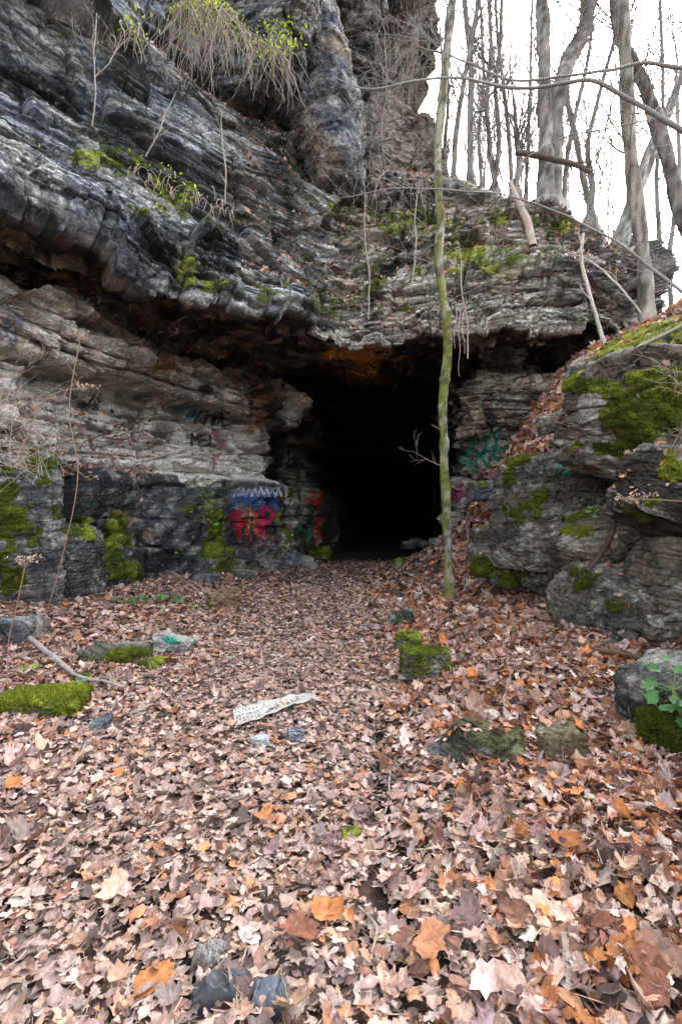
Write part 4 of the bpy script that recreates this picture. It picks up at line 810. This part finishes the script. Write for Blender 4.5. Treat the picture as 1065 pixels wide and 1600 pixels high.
# undergrowth saplings further off: individually rooted
rg = random.Random(77); protos = []
for i in range(3):
    tb = TB(.004); pts = tb.limb((0, 0, -.3), (0, 0, 1), 4.5, .03, 2, rg, BK[i], (16, 6), .12, .06, 5, (.3, .8)); V, Fc, C = tb.out()
    protos.append(newmesh('sapling', V, Fc, M_twig, col=C))
spots = []
for k in range(84):
    if k < 22: a, d = rg.uniform(960, 1120), rg.uniform(17, 32); x = (a-532.5)/F*d; z = float(H(np.array([x]), np.array([d]))[0])
    else: a, d = rg.uniform(690, 960), rg.uniform(15.5, 30); x = (a-532.5)/F*d; z = EYE+(800-(292+(a-740)*.32 if a > 740 else 292))/F*d-.1
    spots.append((x, d, z))
lbs = ['leafless sapling in the undergrowth behind the right end of the cliff', 'leafless sapling in the thicket on the cliff top behind the thick trunks']
for k, (x, y, z) in enumerate(spots):
    o = protos[k] if k < 3 else protos[k % 3].copy()
    if k >= 3: COL.objects.link(o)
    o.location = (x, y, z); o.rotation_euler = (0, 0, rg.uniform(0, 6)); s_ = rg.uniform(.7, 1.3); o.scale = (s_, s_, s_)
    tag(o, lbs[0] if k < 22 else lbs[1], 'sapling', 'saplings behind the right end of the cliff' if k < 22 else 'saplings on the cliff top')
# overhanging tree rooted off to the right
ro = empty('overhanging_tree', (4.3, 4.2, 3.3), 'grey bare limbs arching in from the right across the sky and cliff', 'tree')
tb = TB(); tb.tube([(4.3, 4.2, 2.6), (4.3, 4.2, 3.6), (4.25, 4.2, 5), (4.3, 4.25, 6.5), (4.2, 4.3, 8.5)], [.16, .12, .11, .10, .07], 10, BK[0]); V, Fc, C = tb.out(); part('trunk', V, Fc, M_bark, ro, C)
def bough(pts, seed, nk, ln=.9, rr=.007):
    q, r = curve(pts, 60); r = r*.72; rg = random.Random(seed); tb = TB(); q = q+np.stack([0*r, 0*r, .05*(fbm(q, 3, 2, seed)-.5)], 1)
    tb.tube(q, r, 8, L(.24, .23, .215))
    for k in range(nk):
        i = rg.randint(6, 59); dd = q[min(59, i+1)]-q[i-1]; dd /= np.linalg.norm(dd); up_ = rg.choice([1, 1, -.6]); v_ = dd*.8+np.array([0, rg.gauss(0, .4), up_*rg.uniform(.2, .7)])
        tb.limb(q[i], v_, rg.uniform(.35, 1)*ln, min(rr, r[i]*.6), 2, rg, L(.24, .22, .21), (4, 3), .02, .10)
    V, Fc, C = tb.out(); part('bough', V, Fc, M_twig, ro, C)
bough([(1310, 230, 4.3, 16), (1150, 255, 4.2, 14), (1065, 205, 4.1, 12), (1000, 165, 4.1, 10), (930, 130, 4.1, 9.5), (880, 130, 4.2, 8.5), (800, 138, 4.3, 7), (720, 122, 4.5, 5.5), (640, 128, 4.7, 4.5), (570, 138, 5, 3), (520, 120, 5.2, 1.6)], 31, 15)
bough([(1310, 150, 4.3, 13), (1150, 118, 4.7, 9), (1065, 106, 5.0, 7.5), (1010, 98, 5, 6.5), (950, 110, 5, 6), (880, 118, 5.1, 5), (800, 124, 5.2, 4.5), (740, 102, 5.3, 4), (690, 78, 5.4, 2.6), (655, 45, 5.4, 1.5)], 32, 14)
bough([(1330, 640, 4.3, 10), (1150, 520, 4.9, 8), (1065, 457, 5.2, 6.5), (1000, 405, 5.4, 5.5), (930, 360, 5.6, 4.8), (850, 322, 5.8, 4), (770, 302, 6, 3.4), (700, 297, 6.2, 3), (620, 294, 6.4, 2.2), (540, 308, 6.6, 1.4)], 33, 15, .9, .005)
bough([(1310, 20, 4.3, 8), (1150, 110, 5.5, 5), (1065, 170, 6, 3.5), (960, 200, 6.2, 3), (880, 215, 6.4, 2.4), (800, 260, 6.6, 1.6)], 34, 8, .8, .004)
# bleached dead sapling and snags
def stick(name, pts, label, cat_, col=L(.42, .38, .34), kids=0, seed=1, sides=8, lev=1, ln=.4, onground=False, group=None, lift=.03):
    rg = random.Random(seed)
    if onground:
        K = []; rr = []
        for (a, b, w_) in pts: g = gpt(a, b); K.append([g[0], g[1], g[2]+lift]); rr.append(w_*g[1]/F/2)
        t = np.linspace(0, len(K)-1, 24); q = cat(np.array(K), t); r = np.interp(t, np.arange(len(K)), rr)
    else: q, r = curve(pts, 30)
    q = q+np.stack([fbm(q, 4, 2, seed)-.5, 0*r, fbm(q, 4, 2, seed+1)-.5], 1)*.04
    tb = TB(); tb.tube(q, r, sides, col)
    for _ in range(kids):
        i = rg.randint(5, len(q)-2); dd = q[i+1]-q[i]; dd /= np.linalg.norm(dd)
        tb.limb(q[i], dd*.7+np.array([rg.gauss(0, .5), rg.gauss(0, .3), rg.uniform(0, .5)]), ln*rg.uniform(.5, 1), r[i]*.5, lev, rg, col, (3, 2), .02, .1)
    V, Fc, C = tb.out(); C = C*(.65+.7*fbm(V, 9, 3, seed)[:, None]); b0 = q[0]
    o = newmesh(name, V-b0, Fc, M_bark, col=C); o.location = b0; return tag(o, label, cat_, group)
stick('dead_sapling', [(948, 552, 8.6, 7), (930, 490, 8.7, 6), (915, 440, 8.8, 5.5), (908, 400, 8.8, 5), (910, 365, 8.8, 3)], 'bleached crooked dead sapling in front of the right end of the cliff', 'sapling', L(.48, .44, .38), 5, 5)
stick('dead_sapling', [(1000, 490, 8.6, 3), (960, 440, 8.7, 3), (925, 410, 8.8, 2.4), (890, 395, 8.8, 2)], 'thin whitish dead stem leaning left over the right end of the cliff', 'sapling', L(.48, .44, .38), 5, 6)
stick('snag', [(832, 385, 11.1, 13), (822, 345, 11.3, 11), (806, 310, 11.7, 10), (797, 285, 12, 7)], 'weathered broken snag leaning on the mossy cliff edge', 'snag', L(.40, .33, .28), 2, 7)
fl = stick('fallen_log', [(805, 238, 12.5, 7), (840, 243, 12.5, 10), (870, 250, 12.5, 9), (900, 258, 12.5, 9), (922, 270, 12.5, 8)], 'dark broken log wedged across the two thick trunks', 'log', L(.12, .10, .085), 5, 8)
stick('dead_root', [(965, 780, 5.2, 5), (958, 825, 5.1, 7), (940, 862, 5.0, 8), (918, 892, 4.9, 8)], 'dark curved dead root against the tilted brown slab', 'root', L(.08, .055, .045), 2, 9, ln=.2)
stick('stick', [(45, 1005, 7), (85, 1040, 8), (120, 1068, 6), (160, 1078, 5), (195, 1088, 3)], 'pale grey stick lying beside the moss covered stone at the left', 'stick', L(.38, .35, .34), 3, 10, onground=True, ln=.25, lift=.07)
stick('stick', [(1022, 1056, 9), (975, 1046, 10), (930, 1036, 9), (893, 1026, 7)], 'thick dark brown stick lying under the broad grey boulder', 'stick', L(.13, .085, .06), 1, 11, onground=True, lift=.12, ln=.15)
stick('stick', [(702, 1030, 4), (706, 1060, 4), (716, 1085, 4)], 'thin pale twig standing beside the square mossy block', 'stick', L(.36, .32, .28), 2, 12, onground=True, ln=.15, lift=.07)
stick('stick', [(628, 1178, 3), (612, 1215, 3.4), (608, 1250, 3), (596, 1292, 2.4)], 'long thin grey twig lying along the black rut', 'stick', L(.36, .34, .33), 3, 13, onground=True, ln=.2, lift=.045)
stick('stick', [(560, 1440, 3), (585, 1475, 4), (575, 1520, 3)], 'short curled twig near the bottom of the rut', 'stick', L(.38, .33, .28), 2, 14, onground=True, ln=.12, lift=.05)
stick('stick', [(855, 1372, 3), (890, 1365, 4), (925, 1350, 4), (935, 1325, 3)], 'thin bent twig lying on the orange leaves at the right', 'stick', L(.34, .28, .24), 3, 15, onground=True, ln=.15, lift=.07)
stick('stick', [(110, 1215, 3), (125, 1190, 3), (134, 1165, 2.4)], 'short thin twig in front of the slate grey stone', 'stick', L(.3, .27, .26), 1, 16, onground=True, ln=.1, lift=.05)
stick('stick', [(740, 975, 3), (775, 962, 4), (800, 958, 3)], 'small dark twig on the leaves right of the mossy tree foot', 'stick', L(.14, .1, .08), 2, 17, onground=True, ln=.2, lift=.05)
stick('stick', [(965, 560, 5.3, 3), (990, 545, 5.3, 4), (1030, 525, 5.2, 4), (1070, 505, 5.1, 4)], 'pale dead branch resting on the bright mossy slab', 'stick', L(.4, .37, .35), 5, 18, ln=.35)

# ------------------------------------------------------------------ crags behind and beside the gully
rock('crag', P(492, 95, 11.2)+np.array([0, .9, .4]), (1.7, 2.6, 6.2), (.05, -.16, -.25), 200, 'smooth rounded blue grey rock pillar at the top of the cliff, left of the gully', 'crag', n=170, base=L(.17, .175, .19), var=L(.13, .155, .20), dark=.45, tan=.5, cham=22, power=14, st=.03, rough=.09, fac=.30, lam=.3)
rock('crag', P(592, 60, 15.5)+np.array([0, 1.2, 0]), (3.7, 3.2, 8.4), (.0, -.04, .15), 201, 'rough brown crag with dark holes standing behind the gully', 'crag', n=200, base=L(.15, .11, .088), var=L(.21, .165, .13), dark=.8, tan=.3, cham=14, power=14, st=.16, rough=.20, fac=.6, lam=.5)
rock('crag', P(575, 225, 14.0)+np.array([0, .8, 0]), (2.0, 1.8, 3.0), (.0, .1, .25), 202, 'pale tan rock shoulder below the brown crag', 'crag', n=120, base=L(.36, .32, .28), var=L(.42, .38, .34), dark=.45, tan=.3, cham=18, power=20, st=.10, rough=.09, fac=.5, lam=.5)
rock('crag', P(395, 35, 9.9)+np.array([0, .9, .3]), (2.4, 1.8, 2.6), (.1, .25, -.3), 203, 'dark overhanging rock block above the hanging roots', 'crag', n=130, base=L(.13, .14, .155), var=L(.18, .20, .23), dark=.5, tan=.2, cham=18, power=24, st=.10, fac=.6, lam=.6)

rock('crag', P(533, 30, 13.2)+np.array([0, .8, 0]), (1.5, 2.0, 4.2), (.05, .12, .5), 204, 'dark broken rock rib in the recess between the rounded pillar and the brown crag', 'crag', n=110, base=L(.06, .055, .052), var=L(.10, .09, .08), dark=.7, tan=.2, st=.14, rough=.15, fac=.6)
rock('crag', P(650, 230, 14.6)+np.array([0, .6, 0]), (1.3, 1.6, 2.4), (.05, -.15, .4), 205, 'low brown rock step at the foot of the brown crag behind the mossy tree', 'crag', n=90, base=L(.15, .115, .092), var=L(.20, .16, .13), dark=.7, tan=.3, st=.14, rough=.14, fac=.6)
# ------------------------------------------------------------------ climbing and small plants
def fol(pos, size, col, tpl=OVAL, name='leaf', root=None, curl=.25, tilt=.7):
    n = len(pos); cc = np.array(col)*RNG.uniform(.7, 1.3, (n, 1)); V, Fc, C = leaves(np.array(pos), np.tile([0, -.5, .8], (n, 1)), size*RNG.uniform(.6, 1.3, n), leaf_template(tpl, 1, False), cc, curl, tilt)
    return part(name, V, Fc, M_green, root, C)
def hang(label, x0, x1, yf, d, n, ln, gl, seed, col=L(.33, .28, .23)):
    rg = random.Random(seed); root = empty('hanging_vine', P((x0+x1)/2, yf((x0+x1)/2), d), label, 'vine'); tb = TB(); lv = []
    for k in range(n):
        a = rg.uniform(x0, x1); p = P(a, yf(a)+rg.gauss(0, 8), d+rg.gauss(0, .15)); L_ = rg.uniform(*ln); dx = rg.gauss(0, .3); pts = [p.copy()]; st = L_/12
        v_ = np.array([dx, -.4, .5])
        for j in range(12): v_ = v_*.75+np.array([rg.gauss(dx*.3, .22), rg.gauss(0, .06), -.32]); pts.append(pts[-1]+v_/np.linalg.norm(v_)*st)
        tb.tube(pts, np.linspace(rg.uniform(.005, .011), .003, 13), 4, col*rg.uniform(.6, 1.3))
        if rg.random() < gl:
            for _ in range(9): lv.append(pts[rg.randint(0, 4)]+np.array([rg.gauss(0, .13), rg.gauss(0, .08), rg.gauss(0.06, .13)]))
    V, Fc, C = tb.out(); part('stems', V, Fc, M_twig, root, C)
    if lv: fol(lv, .045, L(.45, .55, .05), OVAL, 'leaves', root)
hang('thick tangle of hanging roots with yellow green leaves at the top of the cliff', 275, 370, lambda a: .42*a-118, 9.0, 110, (.9, 2.1), .4, 1)
hang('smaller curtain of hanging roots right of the thick tangle', 375, 432, lambda a: .55*a-150, 9.6, 55, (.8, 1.7), .5, 2)
hang('leafy vine with bright yellow leaves beside the rounded rock pillar', 425, 458, lambda a: .5*a-165, 9.8, 22, (.4, 1.0), 1, 3)
hang('sparse dry creeper with green leaves at the upper left of the cliff', 110, 235, lambda a: .5*a-60, 8.1, 34, (.3, 1.0), .45, 4)
hang('dry roots trailing over the gully left of the mossy tree', 535, 660, lambda a: 270, 11.6, 24, (.4, 1.5), 0, 5, L(.36, .30, .26))
hang('short dry fringe of roots on the mossy left ledge', 205, 370, lambda a: .42*a+175, 8.2, 60, (.12, .4), .06, 6, L(.38, .30, .26))
hang('withered brown creeper clump at the far left of the cliff', 25, 55, lambda a: 262, 6.5, 20, (.15, .45), .25, 7, L(.25, .14, .1))
for i, (a0, b0, a1, b1, d, lb) in enumerate([(143, 210, 152, 20, 7.6, 'tall thin bare stem rising on the upper left cliff'), (228, 245, 275, 145, 8.3, 'thin pale shoot leaning right on the smooth cliff face'), (150, 120, 200, 60, 7.8, 'thin forked shoot beside the tall bare stem'), (352, 320, 346, 170, 8.6, 'single thin hanging root on the grey cliff face'), (575, 500, 570, 300, 10.3, 'thin pale sapling growing up the cliff face above the tunnel'), (642, 450, 655, 280, 10.0, 'thin pale stem left of the mossy tree trunk'), (730, 560, 720, 400, 8.2, 'thin dead shoot hanging right of the mossy tree')]):
    stick('bare_shoot', [(a0, b0, d, 2.6), ((a0*2+a1)/3+3, (b0*2+b1)/3, d-.1, 2.2), ((a0+a1*2)/3-2, (b0+b1*2)/3, d-.1, 1.8), (a1, b1, d-.1, 1)], lb, 'shoot', L(.40, .35, .31), 6, 40+i, sides=5, ln=.5, lev=2)
# shrubby dry twigs across the gully and cliff edge
def twigs(label, pts, n, ln, seed, col, r=.005, lev=2, up=.05):
    rg = random.Random(seed); root = empty('dry_shrub', P(*pts[0]), label, 'shrub'); tb = TB()
    for k in range(n):
        i = rg.randrange(len(pts)); a, b, d = pts[i]; p = P(a+rg.gauss(0, 10), b+rg.gauss(0, 4), d+rg.gauss(0, .12))
        tb.limb(p, (rg.gauss(0, .6), rg.gauss(-.3, .3), rg.uniform(.2, 1)), rg.uniform(*ln), r, lev, rg, col*rg.uniform(.7, 1.2), (4, 3), up, .13)
    V, Fc, C = tb.out(); part('twigs', V, Fc, M_twig, root, C); return root
twigs('dry grey shrub growing in the gully below the brown crag', [(545, 265, 11.5), (575, 270, 11.8), (610, 270, 12), (640, 270, 11.8)], 11, (.6, 1.7), 51, L(.40, .35, .31))
twigs('tangle of dry twigs along the cliff edge behind the mossy tree', [(620, 300, 11.4), (660, 295, 11.6), (720, 290, 11.8), (770, 300, 12)], 20, (.5, 1.5), 52, L(.36, .31, .27))
twigs('dry brush on the right end of the cliff top', [(870, 345, 12), (910, 365, 12), (960, 385, 12)], 16, (.5, 1.3), 53, L(.3, .25, .22))
twigs('dry pinkish weeds standing against the pale wall at the left edge', [(5, 640, 5.0), (20, 650, 5.1), (40, 660, 5.2), (-10, 700, 5.0)], 14, (.35, .95), 54, L(.42, .30, .25), .004)
twigs('dead bramble arching over the huge mossy left boulder', [(0, 720, 5.4), (25, 730, 5.5), (60, 745, 5.7)], 16, (.4, 1.0), 55, L(.45, .36, .32), .004, 2, -.09)
twigs('dead bramble lying over the right bank above the overhanging boulder', [(1060, 700, 4.0), (1050, 540, 5.2), (1060, 620, 4.6)], 10, (.2, .55), 56, L(.42, .33, .28), .004, 2, -.02)
# dry umbel weeds at the left
def umbel(pts, label, seed, d):
    rg = random.Random(seed); root = empty('dry_weed', P(pts[0][0], pts[0][1], d), label, 'weed'); tb = TB(); q, r = curve([(a, b, d, 1.7) for a, b in pts], 20); tb.tube(q, r, 5, L(.27, .18, .13))
    V, Fc, C = tb.out(); part('stem', V, Fc, M_twig, root, C); tb = TB(); top = q[-1]
    for k in range(26):
        v_ = np.array([rg.gauss(0, .06), rg.gauss(0, .05), rg.uniform(0.0, .06)]); e = top+v_; tb.tube([top-[0, 0, .03], top+v_*.5, e], [.0015, .0012, .001], 3, L(.3, .2, .15))
        for _ in range(4): f = e+np.array([rg.gauss(0, .007) for _ in range(3)]); tb.tube([f-[0, 0, .004], f, f+[0, 0, .004]], [.002, .006, .002], 4, L(.55, .43, .36)*rg.uniform(.7, 1.2))
    V, Fc, C = tb.out(); part('flower_head', V, Fc, M_twig, root, C)
umbel([(12, 1060), (14, 1000), (28, 940), (40, 880)], 'dry brown weed with a flat flower head standing lowest at the left edge', 1, 3.9)
umbel([(60, 1000), (95, 880), (122, 745), (108, 640), (126, 528)], 'tall dry weed stem crossing the pale graffiti wall at the left', 2, 5.6)
umbel([(30, 720), (60, 640), (95, 612), (130, 608)], 'dry weed leaning right with its head below the black X', 3, 5.2)
umbel([(1120, 790), (1060, 783), (1000, 780), (985, 782)], 'dry pinkish seed spray pointing left from the right edge', 4, 3.7)
# green plants
def plant(px, py, label, n, size, spread, seed, col=L(.10, .24, .09), d=None, hgt=.12, tpl=MAPLE):
    rg = random.Random(seed); g = gpt(px, py) if d is None else P(px, py, d); root = empty('green_plant', g, label, 'plant'); tb = TB(); pos = []
    for k in range(n):
        a = rg.uniform(0, 6.28); rr = rg.uniform(.1, 1)*spread; tip = g+np.array([math.cos(a)*rr, math.sin(a)*rr*(.6 if d is None else .15), hgt*rg.uniform(.3, 1) if d is None else math.sin(a)*rr*1.2])
        t1 = TB(); t1.tube([g, (g+tip)/2+[0, 0, .02], tip], [.003, .002, .0015], 4, L(.18, .22, .10)); pos.append(tip); V, Fc, C = t1.out(); part('stem', V, Fc, M_twig, root, C)
    fol(pos, size, col, tpl, 'leaves', root, .2, .35)
plant(205, 945, 'low green seedlings growing left of the rusty stone, largest patch', 26, .05, .30, 1)
plant(262, 942, 'green fern like plant between the seedlings and the rusty stone', 20, .06, .26, 2)
plant(310, 955, 'small green sprig touching the rusty stone', 7, .035, .12, 3)
plant(122, 1080, 'small green sprig beside the pale grey stick', 7, .035, .10, 4)
plant(46, 1058, 'tiny green weed behind the bright mossy stone', 8, .03, .10, 5, L(.16, .25, .04))
plant(1050, 1078, 'bright green lobed plant at the right edge above the dark moss', 14, .055, .17, 6, L(.055, .17, .045), d=2.75)
plant(325, 790, 'green ivy patch clinging to the dark wall beside the painted corner', 60, .05, .42, 7, L(.13, .22, .05), d=10.6)
plant(300, 755, 'small sprig of leaves hanging at the white rock band', 8, .05, .2, 8, L(.18, .22, .08), d=10.3)
plant(930, 795, 'small fern growing on the tilted brown slab', 10, .04, .14, 9, L(.16, .24, .07), d=5.5)
plant(272, 850, 'few small leaves clinging to the black wall block', 7, .05, .2, 10, L(.13, .2, .06), d=10.4)
# ------------------------------------------------------------------ litter
K = [gpt(366, 1135), gpt(492, 1098)]; a0, a1 = np.array(K[0])[:2], np.array(K[1])[:2]; dr = (a1-a0)/np.linalg.norm(a1-a0); pr = np.array([-dr[1], dr[0]]); Ln = np.linalg.norm(a1-a0); nu, nv = 75, 22; Wd = .25
U, Vg = np.meshgrid(np.linspace(0, 1, nu), np.linspace(0, 1, nv), indexing='ij')
sk = (fbm(np.stack([U*9, Vg*0, U*0], -1), 1, 3, 3)-.5)*.035
XY = a0+U[..., None]*Ln*dr+((Vg-.5)*Wd*(1-.35*sm(.3, 1, U)+.0)+sk)[..., None]*pr+(.12*(Vg-.5)*Wd*3)[..., None]*dr
Zs = H(XY[..., 0], XY[..., 1])+.060+.06*(fbm(np.stack([U*6, Vg*2.5, U*0], -1), 1, 4, 9)-.5)+.02*np.abs(Vg-.5)
Gs = np.concatenate([XY, Zs[..., None]], -1); Fs = gridfaces(nu, nv).reshape(nu-1, nv-1, 4)
ii, jj = np.meshgrid(np.arange(nu-1), np.arange(nv-1), indexing='ij'); hole = (ii % 3 == 1) & (jj % 3 == 1) & ((ii < 22) | (ii > 56)); Fs = Fs[~hole]
root = Gs[nu//2, nv//2]; o = newmesh('plastic_sheet', Gs-root, Fs, M_thin, col=np.broadcast_to(L(.36, .35, .335), Gs.shape)); o.location = root
md = o.modifiers.new('thickness', 'SOLIDIFY'); md.thickness = .003
tag(o, 'dirty white torn plastic strip with punched holes lying on the leaves', 'plastic sheet')
def cloth(px, py, w_, dp, label, seed, col, dots=True):
    g = gpt(px, py); n = 120; U, Vg = np.meshgrid(np.linspace(-1, 1, n), np.linspace(-1, 1, n), indexing='ij'); th = np.arctan2(Vg, U); rr = np.maximum(np.abs(U), np.abs(Vg)); e = 1+.35*(fbm(np.stack([np.cos(th), np.sin(th), 0*th], -1), 1.6, 3, seed)-.5)*2
    x_ = U*w_*e*.5; y_ = Vg*dp*e*.5; Q = np.stack([x_, y_, 0*x_+seed], -1); rid = 1-np.abs(fbm(Q+.05*fbm(Q, 9, 2, 4)[..., None], 13, 3, seed)-.5)*3.0
    z_ = .03+.045*rid*sm(1.05, .55, rr)-.06*sm(.8, 1, rr); V = np.stack([g[0]+x_, g[1]+y_, H(g[0]+x_, g[1]+y_)+z_], -1)
    c = np.broadcast_to(col, V.shape).copy()
    if dots: c = mixc(c, L(.02, .02, .023), .8*sm(.3, .2, np.hypot((x_/.011) % 1-.5, (y_/.011+.5*(np.floor(x_/.011) % 2)) % 1-.5)))
    o = newmesh('cloth', V-g, gridfaces(n, n), M_thin, col=c); o.location = g; return tag(o, label, 'cloth')
cloth(345, 1565, .20, .11, 'crumpled black dotted rag half buried in leaves at the bottom', 3, L(.05, .054, .062), False); cloth(420, 1580, .13, .10, 'crumpled dark blue grey rag beside the black dotted one', 5, L(.08, .095, .12), False)
cloth(325, 1510, .12, .09, 'faded grey dotted cloth scrap behind the black rag', 7, L(.17, .155, .15))
# a few large leaves lying on top
big = [(510, 1445, .085, 3, 'bright orange maple leaf lying alone near the bottom centre'), (178, 1408, .085, 7, 'light tan maple leaf curled near the lower left'), (470, 1480, .10, 4, 'rust brown folded leaf left of the bright orange leaf'), (410, 1292, .06, 3, 'small orange leaf left of the rut'), (20, 1240, .075, 3, 'orange leaf at the left edge'), (725, 1245, .07, 3, 'orange brown leaf in front of the pale grey flat stone'), (440, 1112, .05, 3, 'small rusty leaf lying on the white plastic strip'),
       (815, 1330, .09, 7, 'large pale tan leaf on the right slope'), (670, 1500, .09, 8, 'brown orange leaf right of the lower rut'), (860, 1460, .10, 7, 'broad pinkish leaf at the lower right'), (240, 1560, .09, 3, 'orange brown leaf beside the black rag'), (185, 1222, .06, 3, 'salmon orange leaf in front of the slate grey stone')]
for i, (a, b, s_, k, lb) in enumerate(big):
    g = gpt(a, b)+np.array([0, 0, .065 if a > 560 else .05]); V, Fc, C = leaves(g[None], np.array([[0, -.15, 1.]]), np.array([s_]), leaf_template(MAPLE, 4), PAL[k][None]*(.85 if k == 3 else .9), .16, .08, np.array([i*1.3]))
    o = newmesh('fallen_leaf', V-g, Fc, M_leaf, col=C); o.location = g; tag(o, lb, 'leaf')

# twigs, stalks and crumbs strewn through the leaves
rg = np.random.default_rng(9); n = 5200; y = 1.05+8*rg.random(n)**1.4; x = rg.uniform(-1, 1, n)*(y*.78+.2); z = H(x, y)+rg.uniform(.025, .055, n); a = rg.uniform(0, 6.28, n); ln = rg.lognormal(-3.1, .55, n); th = rg.uniform(.0009, .0026, n)
dx = np.stack([np.cos(a)*ln, np.sin(a)*ln, rg.normal(0, .12, n)*ln], 1); b0 = np.stack([x, y, z], 1); bm = b0+dx*.5+np.stack([-np.sin(a), np.cos(a), 0*a], 1)*(ln*rg.normal(0, .12, n))[:, None]; b1 = b0+dx
sd = np.stack([-np.sin(a), np.cos(a), 0*a], 1)*th[:, None]; up = np.array([0, 0, 1.])*th[:, None]*1.2
V = np.stack([b0-sd, b0+up, b0+sd, bm-sd, bm+up, bm+sd, b1-sd*.5, b1+up*.5, b1+sd*.5], 1); T = np.array([(0, 1, 4, 3), (1, 2, 5, 4), (3, 4, 7, 6), (4, 5, 8, 7)])
Fc = (T[None]+(np.arange(n)*9)[:, None, None]).reshape(-1, 4); cc = np.array([.24, .18, .14])*rg.uniform(.35, 1.7, (n, 1)); 
tag(newmesh('twig_litter', V.reshape(-1, 3), Fc, M_twig, col=np.repeat(cc, 9, 0)), 'fine twigs and leaf stalks strewn through the fallen leaves', 'twig litter', kind='stuff')

V, Fc, C = joinm(EXTRA); tag(newmesh('leaf_litter', V, Fc, M_leaf, col=C), 'dry leaves caught on top of the mossy boulders of the right bank', 'leaf litter', kind='stuff')
